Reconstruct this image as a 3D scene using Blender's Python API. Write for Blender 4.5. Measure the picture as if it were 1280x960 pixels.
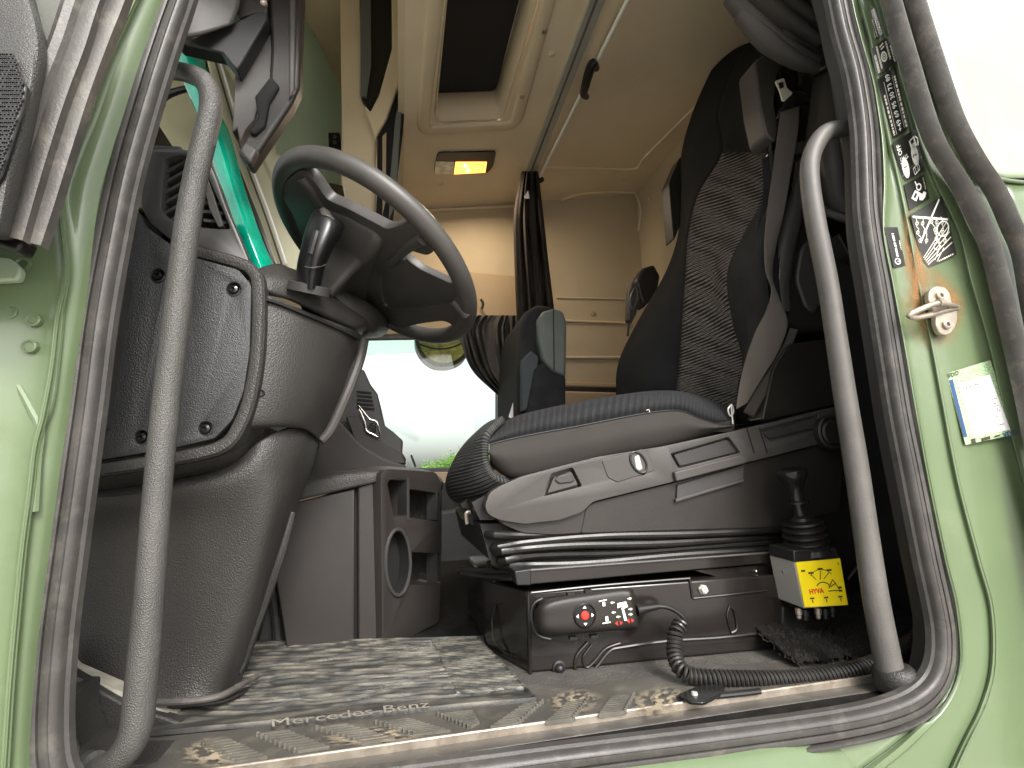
import bpy, bmesh, math, random
import numpy as np
from mathutils import Vector, Matrix, Euler
from mathutils.geometry import tessellate_polygon
random.seed(7)
R = math.radians
scene = bpy.context.scene
for _o in list(bpy.data.objects): bpy.data.objects.remove(_o)

# ---------------------------------------------------------------- camera
F = 629.0
_dY = Vector((-140, -120, -F)).normalized()
_dZ = Vector((-109, 3424, -F)); _dZ = (_dZ - _dY * _dZ.dot(_dY)).normalized()
_dX = _dY.cross(_dZ)
CAM = Vector((0, -0.6, 0.31))
ROT = Matrix((_dX, _dY, _dZ))                 # camera space -> world
cd = bpy.data.cameras.new('camera'); cam = bpy.data.objects.new('camera', cd)
scene.collection.objects.link(cam); scene.camera = cam
cam.matrix_world = Matrix.Translation(CAM) @ ROT.to_4x4()
cd.sensor_width = 36; cd.lens = 36 * F / 1280; cd.clip_start = 0.02; cd.clip_end = 2000
scene.render.resolution_x = 1024; scene.render.resolution_y = 768

# ---------------------------------------------------------------- sky and sun
SUN_EL, SUN_AZ = 40, 166      # azimuth the light comes from, degrees clockwise from +Y
w = bpy.data.worlds.new('World'); scene.world = w; w.use_nodes = True
nt = w.node_tree; bg = nt.nodes['Background']
sky = nt.nodes.new('ShaderNodeTexSky'); sky.sky_type = 'NISHITA'; sky.sun_disc = False
sky.sun_elevation = R(SUN_EL); sky.sun_rotation = R(SUN_AZ); sky.air_density = 1.0; sky.dust_density = 5.0; sky.ozone_density = 1.0
hs = nt.nodes.new('ShaderNodeHueSaturation'); hs.inputs['Saturation'].default_value = 0.22
nt.links.new(sky.outputs[0], hs.inputs['Color']); nt.links.new(hs.outputs[0], bg.inputs[0])
bg.inputs[1].default_value = 0.15
sd = bpy.data.lights.new('sun', 'SUN'); sd.energy = 1.3; sd.angle = R(14); sd.color = (1, .96, .9)
so = bpy.data.objects.new('sun', sd); scene.collection.objects.link(so)
_d = Vector((math.sin(R(SUN_AZ)) * math.cos(R(SUN_EL)), math.cos(R(SUN_AZ)) * math.cos(R(SUN_EL)), math.sin(R(SUN_EL))))
so.rotation_euler = _d.to_track_quat('Z', 'Y').to_euler(); so.location = _d * 30
scene.view_settings.view_transform = 'Standard'; scene.view_settings.look = 'None'
scene.view_settings.exposure = 1.36; scene.view_settings.gamma = 1
scene.render.engine = 'CYCLES'
scene.cycles.max_bounces = 10; scene.cycles.diffuse_bounces = 6; scene.cycles.transparent_max_bounces = 12

# ---------------------------------------------------------------- measuring helpers
def ray(px, py): return ROT @ Vector((px - 640, 480 - py, -F))
def P(px, py, Y=None, X=None, Z=None):
    """point of the photograph's sight line lying on a plane of the cab"""
    r = ray(px, py)
    if Y is not None: t = (Y - CAM.y) / r.y
    elif X is not None: t = (X - CAM.x) / r.x
    else: t = (Z - CAM.z) / r.z
    return CAM + r * t
def PL(px, py, pt, n):
    r = ray(px, py); return CAM + r * ((pt - CAM).dot(n) / r.dot(n))
def pxm(p): return (p - CAM).dot(ROT @ Vector((0, 0, -1))) / F     # metres per photo pixel there
def crom(pts, k=6, closed=False):
    n = len(pts); out = []
    rng = range(n if closed else n - 1)
    for i in rng:
        if closed: a, b, c, d = pts[i-1], pts[i], pts[(i+1) % n], pts[(i+2) % n]
        else: a, b, c, d = pts[max(i-1, 0)], pts[i], pts[i+1], pts[min(i+2, n-1)]
        for j in range(k):
            t = j / k
            out.append(0.5 * ((2*b) + (c-a)*t + (2*a-5*b+4*c-d)*t*t + (3*b-a-3*c+d)*t*t*t))
    if not closed: out.append(pts[-1].copy() if hasattr(pts[-1], 'copy') else pts[-1])
    return out
def fillet(poly, r=6, k=4):
    """round the corners of a 2D pixel polygon"""
    out = []; n = len(poly)
    for i in range(n):
        a, b, c = Vector(poly[i-1]), Vector(poly[i]), Vector(poly[(i+1) % n])
        rr = min(r, (a-b).length * .45, (c-b).length * .45)
        if rr < .3: out.append(tuple(b)); continue
        p, q = b + (a-b).normalized()*rr, b + (c-b).normalized()*rr
        for j in range(k+1):
            t = j / k; out.append(tuple((1-t)**2*p + 2*t*(1-t)*b + t*t*q))
    return out

# ---------------------------------------------------------------- mesh building
class MB:
    def __init__(s): s.v = []; s.f = []; s.uv = {}
    def add(s, vs, fs, uvs=None):
        o = len(s.v); s.v += [Vector(x) for x in vs]; s.f += [tuple(i+o for i in f) for f in fs]
        if uvs:
            for i, u in enumerate(uvs): s.uv[o+i] = u
        return s
    def prism(s, pts, ext):
        """closed solid: pts is a loop of world points, ext the vector it is thickened by"""
        n = len(pts); ext = Vector(ext)
        nrm = Vector((0, 0, 0))
        for i in range(n): nrm += (pts[i]-pts[0]).cross(pts[(i+1) % n]-pts[0])
        if nrm.dot(ext) > 0: pts = pts[::-1]
        vs = list(pts) + [p + ext for p in pts]
        fs = [tuple(range(n)), tuple(range(2*n-1, n-1, -1))] + [(i, i+n, (i+1) % n+n, (i+1) % n) for i in range(n)]
        return s.add(vs, fs)
    def tube(s, pts, rad, k=6, seg=14, closed=False, caps=True, squash=None):
        pts = crom([Vector(p) for p in pts], k, closed) if k > 1 else [Vector(p) for p in pts]
        n = len(pts); m = seg
        rads = rad if isinstance(rad, (list, tuple)) else [rad]*2
        def rr(i):
            t = i/(n-1)*(len(rads)-1); a = min(int(t), len(rads)-2); return rads[a]+(rads[a+1]-rads[a])*(t-a)
        vs = []; ref = None
        for i in range(n):
            if closed: tg = (pts[(i+1) % n]-pts[i-1])
            else: tg = pts[min(i+1, n-1)]-pts[max(i-1, 0)]
            tg.normalize()
            if ref is None:
                ref = tg.cross(Vector((0, 0, 1)) if abs(tg.z) < .9 else Vector((0, 1, 0))).normalized()
            else: ref = (ref - tg*ref.dot(tg)).normalized()
            b = tg.cross(ref); r = rr(i)
            for j in range(m):
                a = 2*math.pi*j/m; vs.append(pts[i] + (ref*math.cos(a) + b*math.sin(a))*r)
        fs = []
        for i in range(n if closed else n-1):
            i2 = (i+1) % n
            for j in range(m): fs.append((i*m+j, i*m+(j+1) % m, i2*m+(j+1) % m, i2*m+j))
        if caps and not closed: fs += [tuple(range(m-1, -1, -1)), tuple(range((n-1)*m, n*m))]
        return s.add(vs, fs)
    def sweep(s, pts, prof, closed=False, out=Vector((0, -1, 0)), k=6, pclosed=False, scale=None):
        """profile (u across, v along `out`) swept along a path"""
        pts = crom([Vector(p) for p in pts], k, closed) if k > 1 else [Vector(p) for p in pts]
        n = len(pts); m = len(prof); vs = []; uvs = []; L = 0
        for i in range(n):
            tg = (pts[(i+1) % n]-pts[i-1]) if closed else pts[min(i+1, n-1)]-pts[max(i-1, 0)]
            tg.normalize(); o = (out - tg*out.dot(tg)).normalized(); u = tg.cross(o)
            if i: L += (pts[i]-pts[i-1]).length
            for a, b in prof: vs.append(pts[i]+u*a+o*b); uvs.append((L, a))
        fs = []
        for i in range(n if closed else n-1):
            i2 = (i+1) % n
            for j in range(m if pclosed else m-1): fs.append((i*m+j, i2*m+j, i2*m+(j+1) % m, i*m+(j+1) % m))
        if pclosed and not closed: fs += [tuple(range(m-1, -1, -1)), tuple(range((n-1)*m, n*m))]
        return s.add(vs, fs, uvs)
    def surf(s, rows, k=5, kc=None, closed=False):
        """rows: list of rows of world points, smoothed both ways, with UVs in 0..1"""
        kc = kc or k
        rr = [crom([Vector(p) for p in r], kc, closed) for r in rows]
        cols = [crom([rr[i][j] for i in range(len(rr))], k) for j in range(len(rr[0]))]
        nr, nc = len(cols[0]), len(cols)
        vs = [cols[j][i] for i in range(nr) for j in range(nc)]
        uvs = [(j/(nc-1), 1-i/(nr-1)) for i in range(nr) for j in range(nc)]
        fs = []
        for i in range(nr-1):
            for j in range(nc if closed else nc-1):
                j2 = (j+1) % nc; fs.append((i*nc+j, (i+1)*nc+j, (i+1)*nc+j2, i*nc+j2))
        return s.add(vs, fs, uvs)
    def lathe(s, base, axis, prof, seg=20, ux=None):
        """prof: (radius, height) pairs turned about axis at base"""
        axis = Vector(axis).normalized(); u = axis.orthogonal().normalized(); v = axis.cross(u); m = seg
        vs = [Vector(base)+axis*h+(u*math.cos(2*math.pi*j/m)+v*math.sin(2*math.pi*j/m))*max(r, 1e-5) for r, h in prof for j in range(m)]
        fs = [(i*m+j, i*m+(j+1) % m, (i+1)*m+(j+1) % m, (i+1)*m+j) for i in range(len(prof)-1) for j in range(m)]
        fs += [tuple(range(m-1, -1, -1)), tuple(range((len(prof)-1)*m, len(prof)*m))]
        return s.add(vs, fs)
    def box(s, c, sx, sy, sz, rot=None):
        c = Vector(c); rot = rot or Matrix.Identity(3)
        vs = [c + rot @ Vector((a*sx/2, b*sy/2, d*sz/2)) for a in (-1, 1) for b in (-1, 1) for d in (-1, 1)]
        return s.add(vs, [(0, 1, 3, 2), (4, 6, 7, 5), (0, 4, 5, 1), (2, 3, 7, 6), (0, 2, 6, 4), (1, 5, 7, 3)])
ORG = {}
def build(name, mb, mat, parent=None, bevel=0, solid=0, smooth=35, seg=2, recalc=True, label=None, kind=None):
    me = bpy.data.meshes.new(name)
    org = ORG[parent.name] if parent else None
    if org is None:
        xs = mb.v; org = Vector((sum(p.x for p in xs), sum(p.y for p in xs), 0))/len(xs); org.z = min(p.z for p in xs)
    me.from_pydata([tuple(p-org) for p in mb.v], [], mb.f)
    if mb.uv:
        ul = me.uv_layers.new(name='uv')
        for lp in me.loops: ul.data[lp.index].uv = mb.uv.get(lp.vertex_index, (0, 0))
    if recalc:
        bm = bmesh.new(); bm.from_mesh(me); bmesh.ops.recalc_face_normals(bm, faces=bm.faces); bm.to_mesh(me); bm.free()
    me.materials.append(mat)
    if smooth:
        me.polygons.foreach_set('use_smooth', [True]*len(me.polygons)); me.set_sharp_from_angle(angle=R(smooth))
    o = bpy.data.objects.new(name, me); scene.collection.objects.link(o); ORG[o.name] = org
    if parent: o.parent = parent
    else: o.location = org
    if solid:
        m = o.modifiers.new('s', 'SOLIDIFY'); m.thickness = abs(solid); m.offset = -1 if solid > 0 else 1
    if bevel:
        m = o.modifiers.new('b', 'BEVEL'); m.width = bevel; m.segments = seg; m.limit_method = 'ANGLE'; m.angle_limit = R(38); m.harden_normals = False
    if label: o['label'] = label
    if kind: o['kind'] = kind
    return o
def thing(name, label, cat, loc, group=None):
    o = bpy.data.objects.new(name, None); scene.collection.objects.link(o); o.location = loc; o.empty_display_size = .05
    o['label'] = label; o['category'] = cat; ORG[o.name] = Vector(loc)
    if group: o['group'] = group
    return o
def tag(o, label, cat, group=None, kind=None):
    o['label'] = label; o['category'] = cat
    if group: o['group'] = group
    if kind: o['kind'] = kind
    return o
def bake(o, cutters=()):
    """apply modifiers, with boolean cuts"""
    for c in cutters:
        m = o.modifiers.new('cut', 'BOOLEAN'); m.object = c; m.operation = 'DIFFERENCE'; m.solver = 'EXACT'
    # cuts come before bevels
    bv = [m for m in o.modifiers if m.type == 'BEVEL']
    for m in bv: o.modifiers.move(o.modifiers.find(m.name), len(o.modifiers)-1)
    bpy.context.view_layer.update()
    dg = bpy.context.evaluated_depsgraph_get(); me = bpy.data.meshes.new_from_object(o.evaluated_get(dg))
    o.modifiers.clear(); o.data = me
    me.polygons.foreach_set('use_smooth', [True]*len(me.polygons)); me.set_sharp_from_angle(angle=R(30))
    for c in cutters: bpy.data.objects.remove(c)
    return o
def cutter(poly, Y, depth, pre=.02, rnd=0):
    poly = fillet(poly, rnd) if rnd else poly
    pts = [P(x, y, Y=Y) + Vector((0, -pre, 0)) for x, y in poly]
    mb = MB().prism(pts, (0, depth+pre, 0)); me = bpy.data.meshes.new('tmp'); me.from_pydata([tuple(p) for p in mb.v], [], mb.f)
    bm = bmesh.new(); bm.from_mesh(me); bmesh.ops.recalc_face_normals(bm, faces=bm.faces); bm.to_mesh(me); bm.free()
    o = bpy.data.objects.new('tmp', me); scene.collection.objects.link(o); return o
def plate(name, poly, Y, th, mat, parent=None, rnd=4, bevel=.002, **kw):
    """solid panel whose front outline lies in the plane Y; thickness th runs into the cab"""
    poly = fillet(poly, rnd) if rnd else poly
    pts = [P(x, y, Y=Y) for x, y in poly]
    return build(name, MB().prism(pts, (0, th, 0)), mat, parent, bevel=bevel, **kw)
def plateV(name, poly3, ext, mat, parent=None, bevel=.002, **kw):
    """poly3: (px,py,Y) corners"""
    return build(name, MB().prism([P(x, y, Y=d) for x, y, d in poly3], ext), mat, parent, bevel=bevel, **kw)
def path(l, Y=None): return [P(q[0], q[1], Y=(q[2] if len(q) > 2 else Y)) for q in l]
def grid(rows): return [[P(x, y, Y=d) for x, y, d in r] for r in rows]

# ---------------------------------------------------------------- materials
def lin(r, g, b):
    f = lambda c: (c/255/12.92 if c/255 <= .04045 else ((c/255+.055)/1.055)**2.4); return (f(r), f(g), f(b), 1)
def material(name, col, rough=.5, metal=0, bump=0, bscale=200, btype='noise', var=.15, vscale=6, coat=0, dirt=0, dirtcol=(.35, .3, .22, 1), dscale=14, spec=.36, uv=False, emit=None, rvar=.12):
    m = bpy.data.materials.new(name); m.use_nodes = True; n = m.node_tree.nodes; l = m.node_tree.links
    b = n['Principled BSDF']; tc = n.new('ShaderNodeTexCoord'); co = tc.outputs['UV' if uv else 'Object']
    if len(col) == 3: col = (*col, 1)
    b.inputs['Metallic'].default_value = metal; b.inputs['Specular IOR Level'].default_value = spec
    b.inputs['Coat Weight'].default_value = coat; b.inputs['Coat Roughness'].default_value = .12
    nz = n.new('ShaderNodeTexNoise'); nz.inputs['Scale'].default_value = vscale; nz.inputs['Detail'].default_value = 6; l.new(co, nz.inputs['Vector'])
    mx = n.new('ShaderNodeMix'); mx.data_type = 'RGBA'
    mx.inputs[6].default_value = (*[c*(1-var) for c in col[:3]], 1); mx.inputs[7].default_value = (*[min(1, c*(1+var)) for c in col[:3]], 1)
    mr0 = n.new('ShaderNodeMapRange'); mr0.inputs[1].default_value = .3; mr0.inputs[2].default_value = .7; l.new(nz.outputs[0], mr0.inputs[0])
    l.new(mr0.outputs[0], mx.inputs[0]); c = mx.outputs[2]
    if dirt:
        n2 = n.new('ShaderNodeTexNoise'); n2.inputs['Scale'].default_value = dscale; n2.inputs['Detail'].default_value = 10; n2.inputs['Roughness'].default_value = .7; l.new(co, n2.inputs['Vector'])
        mr = n.new('ShaderNodeMapRange'); mr.inputs[1].default_value = .52; mr.inputs[2].default_value = .72; mr.inputs[4].default_value = dirt; l.new(n2.outputs[0], mr.inputs[0])
        m2 = n.new('ShaderNodeMix'); m2.data_type = 'RGBA'; m2.inputs[7].default_value = dirtcol; l.new(mr.outputs[0], m2.inputs[0]); l.new(c, m2.inputs[6]); c = m2.outputs[2]
    l.new(c, b.inputs['Base Color'])
    mr = n.new('ShaderNodeMapRange'); mr.inputs[3].default_value = max(0.03, rough-rvar); mr.inputs[4].default_value = min(1, rough+rvar); l.new(nz.outputs[0], mr.inputs[0]); l.new(mr.outputs[0], b.inputs['Roughness'])
    if bump:
        bp = n.new('ShaderNodeBump'); bp.inputs['Strength'].default_value = bump; bp.inputs['Distance'].default_value = .0012
        if btype == 'leather':
            t = n.new('ShaderNodeTexVoronoi'); t.inputs['Scale'].default_value = bscale; t.feature = 'SMOOTH_F1'
            nn = n.new('ShaderNodeTexNoise'); nn.inputs['Scale'].default_value = bscale*.7; l.new(co, nn.inputs['Vector'])
            mm = n.new('ShaderNodeMath'); mm.operation = 'ADD'; l.new(t.outputs[0], mm.inputs[0]); l.new(nn.outputs[0], mm.inputs[1])
            l.new(co, t.inputs['Vector']); l.new(mm.outputs[0], bp.inputs['Height'])
        elif btype == 'weave':
            t = n.new('ShaderNodeTexWave'); t.inputs['Scale'].default_value = bscale; t.inputs['Distortion'].default_value = 1; l.new(co, t.inputs['Vector']); l.new(t.outputs[0], bp.inputs['Height'])
        else:
            t = n.new('ShaderNodeTexNoise'); t.inputs['Scale'].default_value = bscale; t.inputs['Detail'].default_value = 4; l.new(co, t.inputs['Vector']); l.new(t.outputs[0], bp.inputs['Height'])
        l.new(bp.outputs[0], b.inputs['Normal'])
    if emit: b.inputs['Emission Color'].default_value = (*emit[:3], 1); b.inputs['Emission Strength'].default_value = emit[3]
    return m
M = {}
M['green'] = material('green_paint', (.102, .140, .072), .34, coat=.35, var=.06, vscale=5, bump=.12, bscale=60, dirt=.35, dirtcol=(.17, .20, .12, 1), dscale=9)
M['green2'] = material('sunlit_green_paint', (.24, .30, .2), .4, coat=.4, var=.05, dirt=.2, dirtcol=(.5, .55, .4, 1), dscale=6)  # lighter copy of the green paint: sunlight on the panel put into colour
M['rubber'] = material('grey_rubber', (.046, .043, .040), .40, var=.22, vscale=18, bump=.25, bscale=500, dirt=.5, dirtcol=(.13, .12, .10, 1), dscale=30)
M['rubber2'] = material('dusty_rubber', (.062, .058, .052), .45, var=.25, vscale=22, bump=.3, bscale=400, dirt=.6, dirtcol=(.17, .15, .12, 1), dscale=40)
M['grip'] = material('leather_grained_plastic', (.060, .058, .054), .42, bump=.7, bscale=850, btype='leather', var=.2, vscale=10, dirt=.25, dirtcol=(.12, .11, .09, 1), dscale=25)
M['dash'] = material('dash_plastic', (.024, .024, .025), .46, bump=.55, bscale=700, btype='leather', var=.15, vscale=5, dirt=.25, dirtcol=(.05, .047, .042, 1), dscale=12)
M['dash2'] = material('warm_dash_plastic', (.028, .026, .024), .42, bump=.6, bscale=600, btype='leather', var=.15, vscale=5, dirt=.25, dirtcol=(.055, .05, .045, 1), dscale=12)
M['dashs'] = material('smooth_dash_plastic', (.036, .034, .033), .4, bump=.15, bscale=900, var=.15, vscale=6)
M['console'] = material('console_plastic', (.024, .021, .019), .46, bump=.3, bscale=800, var=.15, vscale=5, dirt=.2, dirtcol=(.045, .04, .035, 1))
M['black'] = material('black_plastic', (.012, .012, .012), .4, bump=.1, bscale=500)
M['gloss'] = material('gloss_black', (.01, .01, .01), .18, bump=.05, bscale=80)
M['hole'] = material('dark_recess', (.006, .006, .006), .8)
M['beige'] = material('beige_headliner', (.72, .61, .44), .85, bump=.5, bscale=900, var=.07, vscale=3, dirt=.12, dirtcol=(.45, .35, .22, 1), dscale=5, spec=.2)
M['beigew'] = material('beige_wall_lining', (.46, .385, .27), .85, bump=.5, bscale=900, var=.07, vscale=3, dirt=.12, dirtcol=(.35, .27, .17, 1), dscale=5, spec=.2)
M['beigep'] = material('beige_plastic', (.60, .50, .35), .55, bump=.2, bscale=800, var=.06, vscale=4)
M['beiget'] = material('tan_trim', (.36, .27, .17), .6, bump=.2, bscale=800, var=.06, vscale=4)
M['olive'] = material('pillar_trim', (.42, .40, .27), .5, bump=.2, bscale=600, var=.08)
M['blind'] = material('grey_blind_bar', (.12, .125, .11), .8, bump=.3, bscale=900, var=.06)
M['blindcloth'] = material('translucent_roller_blind', (.34, .37, .31), .9, bump=.3, bscale=900, var=.06)
_n = M['blindcloth'].node_tree; _t = _n.nodes.new('ShaderNodeBsdfTranslucent'); _t.inputs[0].default_value = (.60, .66, .56, 1); _m = _n.nodes.new('ShaderNodeMixShader'); _m.inputs[0].default_value = .5
_n.links.new(_n.nodes['Principled BSDF'].outputs[0], _m.inputs[1]); _n.links.new(_t.outputs[0], _m.inputs[2]); _n.links.new(_m.outputs[0], _n.nodes['Material Output'].inputs[0])
M['alu'] = material('brushed_aluminium', (.42, .42, .38), .42, metal=.35, var=.1, vscale=30)
M['steel'] = material('dull_steel', (.38, .33, .27), .42, metal=.7, var=.25, vscale=40, dirt=.6, dirtcol=(.2, .12, .06, 1), dscale=60, bump=.3, bscale=200)
M['chrome'] = material('bright_metal', (.7, .68, .62), .2, metal=1)
M['seatblk'] = material('black_seat_velour', (.010, .0102, .0108), .95, bump=.8, bscale=900, var=.25, vscale=14, spec=.15, dirt=.25, dirtcol=(.03, .03, .032, 1), dscale=10)
M['seatnavy'] = material('navy_velour', (.014, .0145, .0155), .9, bump=.8, bscale=800, var=.3, vscale=16, spec=.2, dirt=.35, dirtcol=(.036, .037, .038, 1), dscale=18)
M['seatbrn'] = material('brown_grey_cloth', (.034, .031, .028), .9, bump=.8, bscale=1100, var=.12, vscale=10, spec=.2)
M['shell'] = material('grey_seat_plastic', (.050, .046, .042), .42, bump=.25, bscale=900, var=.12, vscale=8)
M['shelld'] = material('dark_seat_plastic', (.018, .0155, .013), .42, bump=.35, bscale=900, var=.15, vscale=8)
M['bellow'] = material('black_bellows', (.010, .009, .008), .34, var=.2, vscale=20, bump=.2, bscale=300)
M['box'] = material('black_painted_steel', (.012, .010, .009), .22, coat=.4, var=.3, vscale=8, bump=.08, bscale=60, dirt=.2, dirtcol=(.04, .033, .025, 1), dscale=20)
M['belt'] = material('belt_webbing', (.085, .072, .060), .5, bump=.8, bscale=250, btype='weave', var=.1, spec=.4)
M['carpet'] = material('black_carpet', (.012, .011, .010), 1, bump=1, bscale=300, var=.4, vscale=30, spec=.1)
M['floor'] = material('grey_floor_vinyl', (.065, .061, .053), .7, bump=1.0, bscale=260, btype='leather', var=.2, vscale=15, dirt=.5, dirtcol=(.14, .125, .10, 1), dscale=25)
M['sill'] = material('tread_plate_plastic', (.062, .058, .050), .5, bump=.3, bscale=400, var=.2, vscale=15, dirt=.5, dirtcol=(.15, .135, .10, 1), dscale=30)
M['rib'] = material('dusty_tread_ribs', (.095, .089, .075), .5, bump=.3, bscale=400, var=.3, vscale=30)
M['cloth'] = material('black_curtain', (.042, .035, .029), .85, bump=.5, bscale=1500, btype='weave', var=.15, spec=.15)
M['cloth2'] = material('grey_curtain', (.05, .046, .042), .65, bump=.4, bscale=1500, btype='weave', var=.15, spec=.4)
M['white'] = material('white_print', (.8, .8, .74), .6, var=.03)
M['cream'] = material('cream_print', (.62, .6, .5), .6, var=.05)
M['sticker'] = material('black_sticker', (.022, .022, .02), .35, var=.3, vscale=30)
M['red'] = material('red_print', (.6, .03, .02), .5, var=.05)
M['yellow'] = material('yellow_label', (.85, .66, .01), .45, var=.05, vscale=20)
M['ink'] = material('dark_ink', (.03, .025, .01), .6)
M['blue'] = material('blue_print', (.015, .05, .14), .5)
M['paper'] = material('white_label_paper', (.78, .76, .76), .5, var=.03)
M['greybox'] = material('grey_cast_housing', (.26, .25, .22), .5, bump=.3, bscale=400, var=.1)
M['rust'] = material('rusty_paint', (.36, .19, .075), .8, var=.2, vscale=30)
M['grey'] = material('grey_glass_print', (.3, .3, .28), .5)
def glass_mat(name, col, transl, rough=.05):
    m = bpy.data.materials.new(name); m.use_nodes = True; n = m.node_tree.nodes; l = m.node_tree.links; n.remove(n['Principled BSDF'])
    t = n.new('ShaderNodeBsdfTransparent'); t.inputs[0].default_value = col; g = n.new('ShaderNodeBsdfGlossy'); g.inputs['Roughness'].default_value = rough
    fr = n.new('ShaderNodeFresnel'); fr.inputs[0].default_value = 1.4; mx = n.new('ShaderNodeMixShader'); l.new(fr.outputs[0], mx.inputs[0]); l.new(t.outputs[0], mx.inputs[1]); l.new(g.outputs[0], mx.inputs[2])
    out = mx
    if transl:
        d = n.new('ShaderNodeBsdfTranslucent'); d.inputs[0].default_value = transl; m2 = n.new('ShaderNodeMixShader'); m2.inputs[0].default_value = .55
        l.new(mx.outputs[0], m2.inputs[1]); l.new(d.outputs[0], m2.inputs[2]); out = m2
    l.new(out.outputs[0], n['Material Output'].inputs[0]); return m
M['glass'] = glass_mat('window_glass', (.93, .97, .93, 1), None)
M['teal'] = material('teal_tinted_glass', (.0, .40, .26), .08, coat=1, var=.55, vscale=9, rvar=.02)
# --- special fabric with wavy white threads
def pattern_mat(name, base, line, sx, sy, thick=.12, distort=3.5, rot=-.8):
    m = bpy.data.materials.new(name); m.use_nodes = True; n = m.node_tree.nodes; l = m.node_tree.links; b = n['Principled BSDF']
    tc = n.new('ShaderNodeTexCoord'); mp = n.new('ShaderNodeMapping'); mp.inputs['Scale'].default_value = (sx, sy, 1); mp.inputs['Rotation'].default_value = (0, 0, rot); l.new(tc.outputs['UV'], mp.inputs[0])
    outs = []
    for rot, ph in ((0, 0), (.16, 1.7)):
        m2 = n.new('ShaderNodeMapping'); m2.inputs['Rotation'].default_value = (0, 0, rot); m2.inputs['Location'].default_value = (ph, ph, 0); l.new(mp.outputs[0], m2.inputs[0])
        wv = n.new('ShaderNodeTexWave'); wv.bands_direction = 'Y'; wv.inputs['Scale'].default_value = 1; wv.inputs['Distortion'].default_value = distort; wv.inputs['Detail'].default_value = 1.5; wv.inputs['Detail Scale'].default_value = .35
        l.new(m2.outputs[0], wv.inputs['Vector'])
        mr = n.new('ShaderNodeMapRange'); mr.inputs[1].default_value = 1-thick; mr.inputs[2].default_value = 1-thick*.35; l.new(wv.outputs[1], mr.inputs[0]); outs.append(mr.outputs[0])
    nz = n.new('ShaderNodeTexNoise'); nz.inputs['Scale'].default_value = 5; l.new(mp.outputs[0], nz.inputs['Vector'])
    mxx = n.new('ShaderNodeMath'); mxx.operation = 'MAXIMUM'; l.new(outs[0], mxx.inputs[0]); 
    hf = n.new('ShaderNodeMath'); hf.operation = 'MULTIPLY'; hf.inputs[1].default_value = .75; l.new(outs[1], hf.inputs[0]); l.new(hf.outputs[0], mxx.inputs[1])
    mu = n.new('ShaderNodeMath'); mu.operation = 'MULTIPLY'; l.new(mxx.outputs[0], mu.inputs[0]); l.new(nz.outputs[0], mu.inputs[1])
    mul = n.new('ShaderNodeMath'); mul.operation = 'MULTIPLY'; mul.inputs[1].default_value = 1.5; mul.use_clamp = True; l.new(mu.outputs[0], mul.inputs[0])
    mx = n.new('ShaderNodeMix'); mx.data_type = 'RGBA'; mx.inputs[6].default_value = (*base, 1); mx.inputs[7].default_value = (*line, 1); l.new(mul.outputs[0], mx.inputs[0]); l.new(mx.outputs[2], b.inputs['Base Color'])
    b.inputs['Roughness'].default_value = .95; b.inputs['Specular IOR Level'].default_value = .15
    bp = n.new('ShaderNodeBump'); bp.inputs['Strength'].default_value = .5; bp.inputs['Distance'].default_value = .001; l.new(mul.outputs[0], bp.inputs['Height']); l.new(bp.outputs[0], b.inputs['Normal'])
    return m
M['mesh'] = pattern_mat('wavy_line_seat_fabric', (.012, .011, .011), (.17, .155, .135), 3.0, 34, thick=.24, distort=4)
M['mesh2'] = pattern_mat('wavy_line_cushion_fabric', (.016, .017, .018), (.11, .107, .098), 1.6, 9, thick=.11, distort=5, rot=-.3)
M['ribvel'] = pattern_mat('brushed_ribbed_velour', (.014, .0145, .0155), (.024, .025, .027), 2, 15, thick=.4, distort=3, rot=.05)
M['ribvel'].node_tree.nodes['Bump'].inputs['Strength'].default_value = .12
# --- text
def text_on(words, quad, parent, mat, size, u0, v0, rot=0, lift=.0006, name='lettering', bold=0, align='LEFT', n=None):
    """flat letters laid on the quad (4 world points: top-left, top-right, bottom-right, bottom-left); u,v 0..1, size in v"""
    cu = bpy.data.curves.new('t', 'FONT'); cu.body = words; cu.size = 1; cu.align_x = align; cu.offset = bold; cu.resolution_u = 2
    to = bpy.data.objects.new('t', cu); scene.collection.objects.link(to); bpy.context.view_layer.update()
    me = bpy.data.meshes.new_from_object(to.evaluated_get(bpy.context.evaluated_depsgraph_get()))
    tl, tr, br, bl = quad; wd = ((tr-tl).length+(br-bl).length)/2; hg = ((bl-tl).length+(br-tr).length)/2; asp = hg/wd
    nn = n or (tr-tl).cross(bl-tl).normalized()
    if nn.dot(CAM-tl) < 0: nn = -nn
    mb = MB(); vs = []
    for v in me.vertices:
        x, y = v.co.x*size, v.co.y*size; c, s_ = math.cos(rot), math.sin(rot); x, y = x*c-y*s_, x*s_+y*c
        u, vv = u0+x*asp, v0-y
        vs.append(tl*(1-u)*(1-vv)+tr*u*(1-vv)+br*u*vv+bl*(1-u)*vv+nn*lift)
    mb.add(vs, [tuple(p.vertices) for p in me.polygons])
    bpy.data.objects.remove(to); return build(name, mb, mat, parent, smooth=0, recalc=False)
def quadmark(quad, polys, parent, mat, lift=.0006, name='mark', th=.0):
    """flat printed shapes given in the quad's u,v"""
    tl, tr, br, bl = quad; nn = (tr-tl).cross(bl-tl).normalized()
    if nn.dot(CAM-tl) < 0: nn = -nn
    mb = MB()
    for pl in polys:
        vs = [tl*(1-u)*(1-v)+tr*u*(1-v)+br*u*v+bl*(1-u)*v+nn*lift for u, v in pl]; mb.add(vs, [tuple(range(len(vs)))])
    return build(name, mb, mat, parent, smooth=0, recalc=False)
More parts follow.
